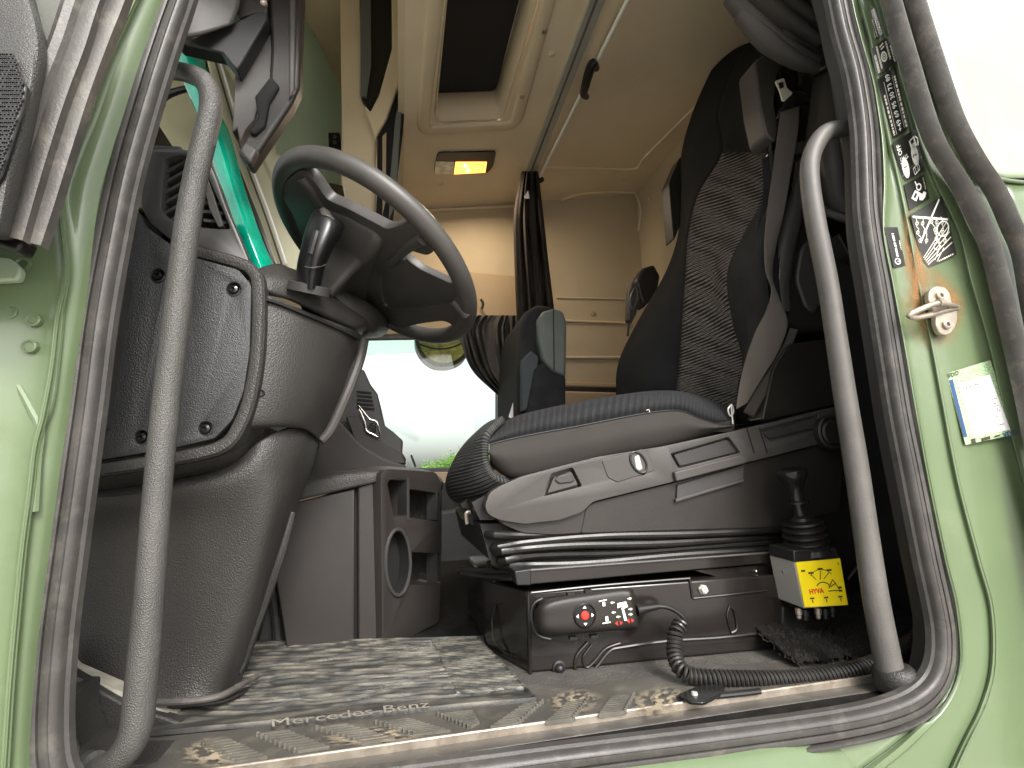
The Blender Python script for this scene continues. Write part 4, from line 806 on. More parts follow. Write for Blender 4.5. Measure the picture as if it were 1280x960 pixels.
# kick plate bottom left, beside the pedals
plateV('kick_panel', [(60, 820, .20), (88, 842, .20), (155, 880, .20), (230, 905, .20), (230, 960, .20), (60, 960, .20)], (0, .02, 0), M['dash2'], cab, bevel=.003)
plateV('kick_panel_ledge', [(60, 812, .21), (86, 838, .21), (156, 868, .21), (215, 895, .21), (215, 906, .21), (154, 886, .21), (84, 860, .21), (60, 850, .21)], (0, .03, 0), material('dusty_ledge', (.30, .28, .23), .7, bump=.8, bscale=300, var=.3, vscale=40), cab, bevel=.003)
build('kick_screw', MB().lathe(P(82, 875, Y=.10), (0, -1, 0), [(.006, -.004), (.006, .003), (.003, .003), (0, .001)]), M['steel'], cab)
plateV('inner_sill_corner', [(70, 870, .105), (90, 868, .105), (86, 905, .105), (100, 940, .105), (150, 958, .105), (300, 950, .105), (300, 1020, .105), (60, 1020, .105)], (0, .06, 0), M['dash2'], cab, bevel=.004)
# rubber floor mat with flowing ridges
def mat_material():
    m = material('dusty_rubber_mat', (.028, .028, .026), .45, var=.2, vscale=15, bump=.5, bscale=500); n = m.node_tree.nodes; l = m.node_tree.links
    b = n['Principled BSDF']; src = b.inputs['Base Color'].links[0].from_socket
    tc = n.new('ShaderNodeTexCoord'); sx = n.new('ShaderNodeSeparateXYZ'); l.new(tc.outputs['Object'], sx.inputs[0])
    mr = n.new('ShaderNodeMapRange'); mr.inputs[1].default_value = .0012; mr.inputs[2].default_value = .0046; l.new(sx.outputs[2], mr.inputs[0])
    mp = n.new('ShaderNodeMapping'); mp.inputs['Scale'].default_value = (14, 60, 1); l.new(tc.outputs['Object'], mp.inputs[0])
    nz = n.new('ShaderNodeTexNoise'); nz.inputs['Scale'].default_value = 1; nz.inputs['Detail'].default_value = 6; l.new(mp.outputs[0], nz.inputs['Vector'])
    n2 = n.new('ShaderNodeMapRange'); n2.inputs[1].default_value = .42; n2.inputs[2].default_value = .72; n2.inputs[3].default_value = .02; l.new(nz.outputs[0], n2.inputs[0])
    mu = n.new('ShaderNodeMath'); mu.operation = 'MULTIPLY'; l.new(mr.outputs[0], mu.inputs[0]); l.new(n2.outputs[0], mu.inputs[1])
    mx = n.new('ShaderNodeMix'); mx.data_type = 'RGBA'; mx.inputs[7].default_value = (.20, .185, .148, 1); l.new(mu.outputs[0], mx.inputs[0]); l.new(src, mx.inputs[6]); l.new(mx.outputs[2], b.inputs['Base Color'])
    return m
M['mat'] = mat_material()
q = [P(x, y, Z=.004) for x, y in ((300, 806), (598, 799), (674, 878), (150, 925))]
NU, NV = 330, 190
rs = np.random.RandomState(4); U, V = np.meshgrid(np.linspace(0, 1, NU), np.linspace(0, 1, NV))
def fbm(U, V, s, seed):
    r = np.random.RandomState(seed); out = 0
    for k in range(22):
        a = r.uniform(0, 2*np.pi); fq = s*r.uniform(.5, 2); out = out + np.sin(fq*(np.cos(a)*U+np.sin(a)*V*1.5)+r.uniform(0, 6.28))
    return out/4.5
ph = V*150 + 4.5*fbm(U, V, 9, 1) + 1.2*fbm(U, V, 28, 2) + 5*U*(1-V)
hg = np.clip(np.sin(ph)*1.2+.5*fbm(U*1.0, V*3, 30, 3), -1, 1)
reg = (U > .80) & (V > .05) & (V < .86); hg2 = np.clip(np.sin((V-U*.6)*170)*1.8, -1, 1); hg = np.where(reg, hg2, hg)
edge = np.minimum(np.minimum(U*1.6, (1-U)*1.6), np.minimum(V, 1-V))
Hh = .0055+.0026*hg; Hh = np.where(V > .90, .0062+.0003*fbm(U, V, 60, 5), Hh); Hh = np.where(edge < .016, .0085, Hh); Hh = np.where(edge < .005, .003, Hh)
mb = MB(); vs = []
for j in range(NV):
    for i in range(NU):
        u, v = U[j, i], V[j, i]; p = q[0]*(1-u)*(1-v)+q[1]*u*(1-v)+q[2]*u*v+q[3]*(1-u)*v; vs.append(Vector((p.x, p.y, .002+Hh[j, i])))
mb.add(vs, [(j*NU+i, (j+1)*NU+i, (j+1)*NU+i+1, j*NU+i+1) for j in range(NV-1) for i in range(NU-1)])
fm = build('floor_mat', mb, M['mat'], None, recalc=False, smooth=60); fm.location.z = ORG[fm.name].z
tag(fm, 'dusty rubber floor mat with flowing ridges and embossed lettering', 'floor mat')
M['matletter'] = material('dusty_mat_lettering', (.20, .185, .15), .7, var=.25, vscale=50)
lq = [P(320, 898, Z=.0120), P(570, 868, Z=.0120), P(572, 883, Z=.0120), P(322, 915, Z=.0120)]
text_on('Mercedes-Benz', lq, fm, M['matletter'], .80, .06, .80, lift=.0006, bold=.0)

# ================================================================ GRAB HANDLES
gh = thing('grab_handle', 'long leather grained grab handle at the front edge of the door opening', 'grab handle', tuple(P(172, 940, Y=.06)), 'door grab handles')
lh = [(186, 84, .115), (205, 88, .09), (232, 91, .065), (256, 103, .055), (264, 130, .055), (257, 168, .055), (246, 215, .055), (233, 290, .055), (220, 400, .055), (208, 500, .055), (198, 600, .055), (190, 700, .055), (182, 800, .055), (175, 870, .055), (169, 915, .055), (152, 945, .058), (128, 960, .065), (100, 970, .08)]
rad = [k*.80 for k in [.0125, .0135, .0145, .0165, .0172, .0172, .0175, .018, .0178, .0178, .0178, .018, .0188, .019, .019, .018, .016, .014]]
build('handle_bar', MB().tube(path(lh), rad, seg=24), M['grip'], gh)
build('handle_foot', MB().tube(path([(118, 964, .07), (100, 968, .08), (80, 975, .09)]), [.018, .021, .022], seg=20), M['grip'], gh)
gh2 = thing('grab_handle', 'thinner grey grab handle at the rear edge of the door opening', 'grab handle', tuple(P(1118, 850, Y=.06)), 'door grab handles')
M['grip2'] = material('worn_grey_handle', (.085, .080, .073), .45, bump=.3, bscale=800, btype='leather', var=.15, vscale=12, dirt=.2, dirtcol=(.2, .18, .15, 1))
rh = [(1085, 176, .08), (1070, 165, .06), (1050, 161, .05), (1030, 168, .05), (1016, 190, .05), (1012, 220, .05), (1019, 275, .05), (1034, 350, .05), (1045, 420, .05), (1057, 500, .05), (1070, 580, .05), (1083, 670, .046), (1096, 755, .040), (1112, 838, .034)]
build('handle_bar', MB().tube(path(rh), [.0135, .014, .0145, .015, .015, .015, .0155, .0155, .0155, .016, .0165, .0165, .017, .0175], seg=24), M['grip2'], gh2)
build('base_collar', MB().lathe(P(1121, 856, Y=.034), P(1115, 826, Y=.034)-P(1121, 856, Y=.034), [(.027, -.004), (.0275, .012), (.026, .020), (.021, .025), (.017, .026)], seg=28), M['dash2'], gh2)

# ================================================================ DRIVER SEAT
seat = thing('driver_seat', 'black driver seat with wavy patterned cloth, reclined behind the steering wheel', 'seat', tuple(P(800, 830, Y=.45)))
SG = [(52, [(920, .80), (930, .74), (942, .66), (955, .56), (967, .42), (976, .36), (985, .40)]),
 (62, [(905, .80), (916, .72), (930, .64), (950, .54), (962, .40), (974, .33), (988, .38)]),
 (90, [(888, .80), (899, .71), (914, .62), (937, .51), (955, .38), (968, .31), (986, .38)]),
 (140, [(866, .80), (878, .70), (898, .60), (928, .49), (953, .36), (965, .29), (985, .38)]),
 (190, [(852, .80), (866, .69), (903, .56), (932, .48), (954, .36), (966, .28), (985, .38)]),
 (240, [(850, .80), (861, .69), (874, .60), (915, .47), (957, .36), (968, .27), (988, .38)]),
 (290, [(848, .80), (855, .69), (861, .61), (900, .48), (931, .38), (958, .26), (985, .36)]),
 (340, [(832, .80), (843, .68), (857, .59), (890, .49), (909, .40), (958, .25), (985, .36)]),
 (400, [(798, .80), (822, .66), (853, .58), (886, .49), (915, .40), (962, .25), (985, .36)]),
 (450, [(774, .80), (810, .65), (849, .58), (886, .49), (928, .39), (947, .27), (970, .36)]),
 (490, [(770, .80), (806, .66), (845, .58), (886, .50), (922, .41), (934, .30), (955, .36)]),
 (530, [(775, .80), (810, .68), (846, .60), (886, .52), (920, .43), (932, .33), (950, .36)])]
def sg(rows, cols): return [[P(x, y, Y=Y) for x, Y in [pts[c] for c in cols]] for y, pts in SG[rows[0]:rows[1]]]
def sg_sub(name, r0, r1, c0, c1, mat):
    full = [[P(x, y, Y=Y) for x, Y in pts] for y, pts in SG]; k = 6
    rr = [crom(r, k) for r in full]; cols = [crom([rr[i][j] for i in range(len(rr))], k) for j in range(len(rr[0]))]
    A = cols[c0*k:c1*k+1]; A = [c[r0*k:r1*k+1] for c in A]; nr, nc = len(A[0]), len(A); mb = MB()
    # puff the panel a little between its seams
    vs = []
    for i in range(nr):
        for j in range(nc):
            e = min(i, nr-1-i, j, nc-1-j)/3; p = A[j][i]; vs.append(p + (CAM-p).normalized()*.006*min(1, e))
    mb.add(vs, [(i*nc+j, (i+1)*nc+j, (i+1)*nc+j+1, i*nc+j+1) for i in range(nr-1) for j in range(nc-1)], [(j/(nc-1), 1-i/(nr-1)) for i in range(nr) for j in range(nc)])
    return build(name, mb, mat, seat, solid=.03, recalc=False, smooth=70)
sg_sub('far_bolster', 0, 11, 0, 2, M['seatblk'])
sg_sub('headrest', 0, 4, 2, 4, M['seatblk'])
sg_sub('patterned_panel', 4, 11, 2, 4, M['mesh'])
sg_sub('headrest_side', 0, 4, 4, 5, M['shelld'])
sg_sub('near_bolster', 4, 11, 4, 6, M['seatnavy'])
build('backrest_core', MB().surf([[P(x+dx, y, Y=Y+.06) for x, Y, dx in [(pts[0][0], pts[0][1], 12), (pts[3][0], pts[3][1], 20), (pts[5][0], pts[5][1], 12), (pts[6][0], pts[6][1], 0)]] for y, pts in SG], k=3), M['black'], seat, solid=.01, recalc=False)
def skp(name, poly, Y, th, mat, bev=.003, rnd=3, par=None): return plate(name, poly, Y, th, mat, par or seat, rnd=rnd, bevel=bev)
skp('headrest_shell', [(943, 76), (958, 66), (972, 64), (984, 72), (972, 92), (968, 130), (974, 160), (971, 178), (958, 168), (950, 132)], .275, .06, M['shell'], .008, 5)
skp('armrest', [(836, 228), (851, 194), (858, 215), (858, 262), (842, 302)], .80, .05, M['shelld'], .01, 5)
# cushion
CS = [(612, 575, 566, 555, 546, 540, .0), (640, 593, 570, 548, 531, 522, 0), (680, 590, 563, 540, 519, 511, 0), (720, 582, 556, 533, 511, 503, 0), (770, 568, 545, 523, 501, 494, 0), (815, 558, 536, 515, 495, 488.5, 0), (850, 550, 531, 513, 495, 489, 0), (875, 543, 533, 523, 502, 495, 0), (900, 538, 534, 530, 512, 504, 0), (918, 534, 532, 530, 518, 508, 0)]
build('cushion_side', MB().surf([[P(x, a, Y=.285) for a in (lo+6,)]+[P(x, lo, Y=.262), P(x, md, Y=.247), P(x, pi_, Y=.262)] for x, lo, md, pi_, cr, top, _ in CS], k=5), M['seatbrn'], seat, solid=.012, recalc=False, smooth=70)
build('cushion_top', MB().surf([[P(x, pi_+1, Y=.263), P(x, (pi_+cr)/2, Y=.256), P(x, cr, Y=.275), P(x, top, Y=.34), P(x+2, top+3, Y=.50), P(x+4, top+12, Y=.70)] for x, lo, md, pi_, cr, top, _ in CS], k=5), M['ribvel'], seat, solid=.012, recalc=False, smooth=70)
build('piping', MB().tube([P(x, pi_+.5, Y=.2605) for x, lo, md, pi_, cr, top, _ in CS], .0016, k=4, seg=6), M['black'], seat)
build('cushion_front', MB().surf(grid([[(632, 527, .30), (616, 533, .34), (604, 541, .45), (597, 548, .62)], [(614, 545, .262), (600, 551, .31), (586, 559, .42), (580, 568, .62)], [(611, 562, .256), (595, 568, .30), (575, 577, .42), (569, 585, .62)], [(612, 578, .258), (592, 588, .30), (568, 597, .42), (563, 603, .62)], [(620, 592, .262), (598, 606, .30), (572, 614, .42), (567, 618, .62)], [(640, 599, .28), (612, 618, .32), (590, 625, .44), (586, 630, .62)]]), k=5), M['mesh2'], seat, solid=.012, recalc=False, smooth=70)
build('zip_pull', MB().tube(path([(914, 506), (910, 512), (913, 520), (917, 514), (914, 506), (916, 530)], .25), .0016, seg=6), M['alu'], seat)
build('loose_thread', MB().tube(path([(808, 513), (811, 512), (812, 515)], .255), .0005, seg=5), M['white'], seat)
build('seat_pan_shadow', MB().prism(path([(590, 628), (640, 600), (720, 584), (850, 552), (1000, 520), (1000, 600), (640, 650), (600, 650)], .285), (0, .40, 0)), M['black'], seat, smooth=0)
# side shield
band = [(606, 632), (612, 616), (624, 608), (651, 596), (700, 583), (748, 571), (829, 558), (913, 540), (970, 527), (1046, 508), (1052, 520), (1050, 548), (970, 569), (933, 578), (846, 601), (741, 627), (728, 640), (700, 650), (655, 655), (624, 650), (610, 643)]
sh = plate('side_shield', band, .245, .03, M['shell'], seat, rnd=5, bevel=.006, seg=3)
bake(sh, [cutter([(678, 621), (689, 592), (716, 584), (728, 608)], .245, .018, rnd=3), cutter([(838, 567), (911, 546), (926, 566), (848, 586)], .245, .014, rnd=2), cutter([(786, 568), (796, 564), (806, 569), (812, 586), (806, 594), (796, 594), (789, 586)], .245, .006, rnd=3), cutter([(950, 537), (1022, 518), (1026, 536), (962, 553)], .245, .006, rnd=2)])
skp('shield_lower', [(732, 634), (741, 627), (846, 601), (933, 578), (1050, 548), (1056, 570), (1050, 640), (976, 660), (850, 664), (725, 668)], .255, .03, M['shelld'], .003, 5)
skp('shield_nose_shade', [(612, 640), (650, 640), (700, 636), (733, 630), (728, 667), (690, 669), (654, 667), (628, 656)], .256, .03, M['shelld'], .006, 6)  # darker plastic paints in the shade below the sky-facing strip
skp('lever_pad', [(684, 617), (692, 597), (714, 589), (723, 606)], .250, .02, M['shell'], .003)
skp('lever_frame', [(693, 600), (699, 594), (714, 591), (719, 600), (716, 603), (699, 605)], .247, .01, M['dashs'], .002)
skp('recess_face', [(842, 568), (910, 549), (922, 565), (850, 583)], .252, .02, M['dashs'], .002)
skp('ledge', [(843, 590), (928, 568), (934, 574), (933, 579), (846, 602)], .236, .012, M['shell'], .003, 2)
skp('pocket', [(847, 606), (930, 581), (929, 601), (846, 626)], .250, .012, M['dashs'], .003, 2)
skp('pocket_edge', [(845, 624), (930, 599), (930, 602), (845, 628)], .247, .012, M['shell'], .001, 0)
skp('switch_plate', [(752, 575), (804, 561), (810, 566), (819, 588), (772, 603), (760, 597)], .2435, .004, M['shell'], .0012, 3)
build('switch_ring', MB().tube([P(798+11*math.cos(a*.5236)*.9+3*math.sin(a*.5236), 578+13*math.sin(a*.5236)+2*math.cos(a*.5236), Y=.243) for a in range(12)], .0022, k=2, closed=True, seg=8), M['black'], seat)
build('rocker_switch', MB().prism(path([(793, 571), (799, 568), (804, 586), (799, 589), (795, 586)], .2425), (0, .008, 0)), M['alu'], seat, bevel=.002)
skp('rear_cover', [(954, 541), (1022, 521), (1024, 533), (962, 549)], .2470, .004, M['dashs'], .001, 2)
for x in (941, 957): build('shield_seam', MB().tube(path([(x-8, 534), (x+2, 566)], .244), .0012, k=1, seg=6), M['hole'], seat)
kc = P(1040, 541, Y=.235)
build('recline_knob', MB().lathe(kc, (0, -1, 0), [(.034, -.03), (.034, .002), (.031, .005), (.028, .0025), (.025, .0025), (.022, .006), (.0, .007)], seg=32), M['shelld'], seat)
skp('backrest_side_cover', [(952, 527), (966, 461), (985, 430), (1032, 424), (1060, 440), (1060, 505), (1046, 506)], .27, .05, M['shelld'], .006, 6)
skp('recliner_housing', [(985, 300), (1000, 250), (1020, 250), (1045, 300), (1056, 372), (1050, 412), (1000, 416), (974, 402), (966, 360)], .29, .05, M['shelld'], .012, 8)
skp('recliner_rib', [(1002, 310), (1014, 296), (1026, 320), (1030, 372), (1020, 392), (1008, 384), (996, 350)], .284, .03, M['shell'], .010, 8)
build('belt_guide', MB().tube(path([(1003, 182), (999, 215), (994, 250), (984, 290), (975, 330), (972, 365), (978, 392)], .30), [.016, .020, .022, .026, .026, .024, .018], seg=18), M['shell'], seat)
build('guide_clip', MB().tube(path([(993, 196), (1004, 194), (1010, 203)], .285), .006, seg=8), M['black'], seat)
build('guide_slot', MB().tube(path([(993, 204), (988, 240)], .279), .004, seg=8), M['chrome'], seat)
build('guide_slot', MB().tube(path([(975, 322), (974, 350)], .272), .002, seg=8), M['chrome'], seat)
skp('belt_recess', [(968, 72), (990, 62), (1022, 68), (1026, 190), (1000, 186), (972, 150)], .34, .03, M['gloss'], .004, 5)
skp('back_gap', [(990, 60), (1110, 60), (1130, 500), (1160, 640), (1160, 800), (1050, 640), (1000, 420), (980, 200)], .40, .02, M['hole'], 0, 0)
build('recess_rib', MB().tube(path([(990, 70), (1000, 90), (1000, 108)], .335), .006, seg=8), M['shell'], seat)
build('shell_bolt', MB().lathe(P(960, 194, Y=.275), (0, -1, 0), [(.003, -.004), (.003, .002), (0, .003)], seg=8), M['chrome'], seat)
# mechanism under the cushion front
skp('release_lever', [(574, 631), (584, 622), (604, 617), (612, 620), (606, 632), (590, 637), (578, 638)], .36, .03, M['shelld'], .004)
skp('mechanism', [(580, 640), (605, 622), (625, 620), (640, 650), (650, 668), (620, 664), (588, 656)], .36, .15, M['black'], .004)
skp('lever_bracket', [(612, 628), (620, 618), (624, 630), (620, 650), (613, 650)], .30, .01, M['shell'], .002)
build('lever_pin', MB().tube(path([(584, 655), (583, 642), (588, 640)], .34), .004, seg=8), M['steel'], seat)
# suspension bellows
for i in range(5):
    yl, yr = 667+i*10.2, 655+i*7.6; x0 = 612+i*5; pts = []
    pts.append(P(x0-16, yl-5, Y=.60)); pts.append(P(x0-10, yl-2, Y=.36)); 
    for k in range(13):
        t = k/12; x = x0+(975-x0)*t; y = yl+(yr-yl)*t+2.6*math.sin(t*8+i*1.3)*(1-t)+(5*math.exp(-t*14) if i % 2 else 1)
        pts.append(P(x, y, Y=.262+.006*math.sin(i*2+t*3)))
    build('bellows_fold', MB().tube(pts, .0070, k=4, seg=10), M['bellow'], seat)
skp('bellows_core', [(600, 655), (975, 645), (975, 690), (640, 716), (612, 700)], .27, .40, M['hole'], 0, 0)
# pedestal
ft = [(.202, .239), (.158, .369), (.158, .66), (.74, .66), (.74, .213)]
zt_ = P(662, 740, Y=.239).z
build('pedestal_box', MB().prism([Vector((x, y, .004)) for x, y in ft], (0, 0, zt_-.004)), M['box'], seat, bevel=.004)
for pts, r in (([(664, 741), (760, 731), (862, 723)], .0022), ([(862, 723), (866, 748)], .0022), ([(866, 748), (905, 744), (960, 738)], .002), ([(735, 803), (721, 820), (720, 838), (735, 843), (747, 832), (762, 814), (778, 809), (838, 801), (900, 797), (960, 790)], .003), ([(740, 806), (729, 822), (733, 834), (742, 828), (757, 811), (775, 804)], .0022), ([(912, 757), (918, 764), (921, 785), (914, 791)], .0026), ([(912, 757), (909, 770), (914, 791)], .0018)):
    build('pressed_bead', MB().tube([P(x, y, Y=.239-(x-662)*.026/338*.9-.001) for x, y in pts], r, seg=8), M['box'], seat)
build('corner_edge', MB().tube(path([(661, 742), (663, 844)], .238), .003, k=1, seg=8), M['box'], seat)
build('side_emboss', MB().tube([P(x, y, Y=Yy) for x, y, Yy in ((620, 755, .335), (617, 800, .335), (648, 822, .272), (650, 765, .272))], .002, k=2, closed=True, seg=6), M['box'], seat)
build('hex_bolt', MB().lathe(P(879, 737, Y=.222), (0, -1, 0), [(.0085, -.003), (.0085, .001), (.0065, .001), (.0065, .006), (.004, .007), (0, .006)], seg=6), M['alu'], seat)
build('dome_plug', MB().lathe(P(699, 835, Y=.235), (0, -1, 0), [(.011, -.003), (.011, .001), (.008, .002), (.007, .006), (.004, .009), (0, .010)], seg=18), M['black'], seat)
build('slide_rail', MB().prism([P(x, y, Y=.232) for x, y in ((660, 713), (975, 690), (975, 703), (864, 713), (662, 731))], (0, .03, 0)), M['box'], seat, bevel=.002)
build('rail_edge', MB().tube(path([(661, 713), (975, 690)], .231), .0022, k=1, seg=8), M['shell'], seat)
skp('rail_end_cap', [(643, 714), (664, 711), (664, 732), (646, 732)], .228, .04, M['black'], .003, 2)
for a, b in (((576, 711), (650, 713)), ((577, 716), (648, 720)), ((590, 719), (644, 722))): build('slide_lever', MB().tube([P(*a, Y=.40), P((a[0]+b[0])/2, (a[1]+b[1])/2+2, Y=.33), P(*b, Y=.26)], .005, seg=10), M['box'], seat)
build('lever_grip', MB().tube([P(574, 713, Y=.41), P(600, 714, Y=.37)], .0068, k=1, seg=10), M['gloss'], seat)
skp('bracket_plate', [(868, 713), (985, 704), (1010, 716), (962, 735), (900, 722)], .24, .02, M['box'], .002, 2)
for x in (945, 958): build('bracket_bolt', MB().lathe(P(x, 714 if x < 950 else 722, Y=.238), (0, -1, 0), [(.002, -.002), (.002, .002), (0, .003)], seg=8), M['chrome'], seat)
# seat belt with its tongue
belt = thing('seat_belt', 'brown grey seat belt twisting down beside the driver seat', 'seat belt', tuple(P(925, 528, Y=.24)))
br = [(976, 140, 1000, 132, .262, .262), (972, 170, 998, 164, .262, .262), (966, 215, 990, 210, .26, .26), (959, 265, 981, 262, .255, .255), (956, 305, 971, 306, .25, .262), (958, 340, 966, 345, .24, .266), (965, 362, 974, 372, .238, .25), (958, 388, 984, 398, .24, .24), (946, 412, 983, 415, .238, .238), (936, 438, 972, 442, .24, .238), (928, 465, 957, 466, .245, .24), (923, 490, 943, 489, .25, .245), (920, 512, 934, 504, .255, .25)]
build('webbing', MB().surf([[P(a, b, Y=e-.025), P((a+c)/2, (b+d)/2, Y=(e+f)/2-.028), P(c, d, Y=f-.025)] for a, b, c, d, e, f in br], k=6), M['belt'], belt, solid=.0018, recalc=False, smooth=70)
build('webbing_tail', MB().surf([[P(x, y, Y=.275) for x, y in r] for r in ([(988, 410), (998, 412)], [(975, 440), (984, 446)], [(950, 480), (960, 488)], [(930, 515), (942, 522)])], k=4), M['belt'], belt, solid=.0018, recalc=False)
build('tongue_grip', MB().surf(grid([[(984, 119, .25), (996, 113, .25), (1009, 117, .25)], [(978, 132, .245), (992, 124, .24), (1012, 128, .245)], [(972, 148, .25), (985, 140, .248), (1000, 126, .25)]]), k=4), M['black'], belt, solid=.008, recalc=False)
tp = build('tongue', MB().prism(path(fillet([(969, 101), (980, 97), (984, 110), (991, 116), (984, 126), (978, 126), (975, 114)], 2), .246), (0, .003, 0)), M['cream'], belt, bevel=.0006)
build('tongue_slot', MB().prism(path([(973, 104), (979, 102), (980, 109), (975, 111)], .2455), (0, .001, 0)), M['hole'], belt)
# pillar cover behind the handle
pc = thing('belt_pillar_cover', 'smooth grey cover on the rear door pillar behind the handle', 'pillar cover', tuple(P(1045, 270, Y=.2)))
build('cover_shell', MB().surf(grid([[(1018, 84, .21), (1030, 74, .17), (1052, 62, .14), (1070, 62, .12)], [(1012, 130, .21), (1030, 124, .16), (1054, 118, .13), (1080, 118, .11)], [(1006, 185, .21), (1028, 182, .15), (1056, 178, .12), (1092, 178, .10)], [(1012, 235, .21), (1032, 236, .15), (1058, 236, .12), (1094, 236, .10)], [(1022, 258, .21), (1036, 264, .16), (1060, 270, .13), (1094, 272, .11)]])), M['shelld'], pc, solid=.006, recalc=False)
build('cover_collar', MB().tube(path([(1018, 92, .19), (1032, 84, .155), (1054, 75, .125), (1072, 72, .11)]), .007, seg=10), M['shelld'], pc)
build('cover_rim', MB().tube(path([(1020, 256, .20), (1036, 266, .155), (1060, 274, .125), (1090, 276, .11)]), .008, seg=10), M['dashs'], pc)
skp('pillar_cable_duct', [(1048, 292), (1068, 284), (1085, 300), (1090, 330), (1062, 318)], .2, .03, M['shelld'], .008, 5, pc)
# dark cable behind the joystick
build('thin_cable', MB().tube(path([(1060, 724, .3), (1075, 706, .29), (1092, 697, .28), (1112, 692, .26), (1140, 690, .25)]), .004, seg=8), M['black'], pc)

# ================================================================ PASSENGER SEAT AND FITTINGS
ps = thing('passenger_chair', 'dark passenger seat with grey headrest panel beyond the driver seat', 'seat', tuple(P(680, 520, Y=1.15)))
plateV('seat_back', [(652, 402, 1.12), (658, 388, 1.12), (672, 380, 1.12), (690, 382, 1.12), (698, 400, 1.12), (707, 470, 1.12), (704, 530, 1.12), (648, 530, 1.12), (647, 470, 1.12)], (0, .40, 0), M['seatnavy'], ps, bevel=.02, seg=4)
plateV('side_bolster', [(668, 462, 1.09), (678, 452, 1.09), (708, 470, 1.09), (708, 530, 1.09), (655, 530, 1.09)], (0, .06, 0), M['seatnavy'], ps, bevel=.012, seg=3)
plateV('grey_side_panel', [(673, 398, 1.08), (679, 389, 1.08), (692, 385, 1.08), (704, 388, 1.08), (709, 402, 1.08), (708, 472, 1.08), (690, 464, 1.08), (677, 448, 1.08), (673, 425, 1.08)], (0, .08, 0), material('grey_green_seat_plastic', (.085, .095, .088), .6, bump=.3, bscale=500), ps, bevel=.012, seg=4)
plateV('patterned_front', [(652, 450, 1.10), (664, 438, 1.10), (674, 446, 1.10), (665, 510, 1.10), (652, 515, 1.10)], (0, .03, 0), material('grey_blue_cloth', (.05, .058, .062), .9, bump=.8, bscale=120, btype='weave'), ps, bevel=.006)
build('seat_seam', MB().tube(path([(692, 386), (693, 464)], 1.078), .0025, k=1, seg=6), M['black'], ps)
plateV('belt_sliver', [(636, 521, 1.2), (643, 498, 1.2), (648, 496, 1.2), (641, 524, 1.2)], (0, .005, 0), M['paper'], ps, bevel=0)
bh = thing('belt_height_slider', 'grey belt slider fitting on the rear wall left of the driver seat', 'belt fitting', tuple(P(795, 400, Y=1.0)))
plateV('slider_arm', [(786, 364, 1.0), (791, 352, 1.0), (797, 354, 1.0), (800, 372, 1.0), (796, 392, 1.0), (790, 404, 1.0), (785, 400, 1.0)], (0, .03, 0), M['shell'], bh, bevel=.005)
plateV('slider_hood', [(795, 350, 1.02), (805, 334, 1.02), (818, 330, 1.02), (826, 345, 1.02), (822, 366, 1.02), (806, 384, 1.02), (800, 372, 1.02)], (0, .06, 0), M['shelld'], bh, bevel=.010)
build('slider_loop', MB().tube(path([(788, 374), (794, 360), (797, 372), (791, 388)], .995), .004, seg=8, closed=True, k=3), M['shell'], bh)
plateV('slider_pin', [(785, 404, 1.0), (788, 402, 1.0), (786, 420, 1.0), (784, 420, 1.0)], (0, .005, 0), M['shell'], bh, bevel=0)

# ================================================================ REMOTE CONTROL AND COILED CABLE
rc = thing('remote_control', 'black wired remote with red centre button clipped to the seat pedestal', 'remote control', tuple(P(730, 795, Y=.2)))
YR = .195
build('remote_body', MB().surf(grid([
 [(672, 760, YR+.02), (680, 750, YR+.01), (700, 746, YR+.002), (740, 740, YR+.002), (778, 735, YR+.002), (790, 737, YR+.006), (792, 738, YR+.03)],
 [(667, 764, YR+.02), (678, 758, YR-.004), (701, 752, YR-.008), (742, 746, YR-.008), (778, 741, YR-.008), (790, 742, YR-.006), (793, 743, YR+.03)],
 [(666, 776, YR+.02), (678, 773, YR-.005), (702, 770, YR-.009), (744, 766, YR-.009), (780, 763, YR-.009), (793, 762, YR-.006), (796, 762, YR+.03)],
 [(668, 788, YR+.02), (680, 788, YR-.004), (703, 788, YR-.008), (746, 785, YR-.008), (783, 782, YR-.008), (796, 781, YR-.006), (798, 781, YR+.03)],
 [(673, 795, YR+.02), (684, 797, YR+.01), (704, 794, YR+.002), (746, 790, YR+.002), (784, 787, YR+.002), (796, 785, YR+.006), (798, 785, YR+.03)]]), k=4), M['shelld'], rc, solid=.004, recalc=False)
build('remote_back', MB().prism(path([(676, 755), (786, 740), (794, 782), (684, 793)], YR+.008), (0, .03, 0)), M['black'], rc, bevel=.003)
build('cradle', MB().tube(path([(678, 748), (668, 754), (664, 766), (666, 784), (674, 795), (688, 799)], YR+.012), .0028, seg=8), M['gloss'], rc)
for x, y in ((713, 742), (735, 739), (716, 797), (742, 795)): build('cradle_clip', MB().box(P(x, y, Y=YR+.006), .012, .01, .004), M['black'], rc)
RQ = [P(705, 750, Y=YR-.0105), P(789, 741, Y=YR-.0105), P(795, 781, Y=YR-.0105), P(707, 789, Y=YR-.0105)]
bc = P(730.5, 769, Y=YR-.0085)
build('dpad_ring', MB().lathe(bc, (0, -1, 0), [(.0185, -.002), (.0185, .002), (.0165, .0035), (.0155, .002), (.007, .0015)], seg=28), M['gloss'], rc)
build('red_button', MB().lathe(bc, (0, -1, 0), [(.0066, 0), (.0066, .003), (.005, .0045), (0, .005)], seg=18), M['red'], rc)
mb = MB()
for a in range(4):
    d = Vector((math.cos(a*math.pi/2), 0, math.sin(a*math.pi/2))); s_ = Vector((-d.z, 0, d.x)); c = bc+Vector((0, -.0032, 0))
    mb.add([c+d*.0145, c+d*.0105+s_*.003, c+d*.0105-s_*.003], [(0, 1, 2)])
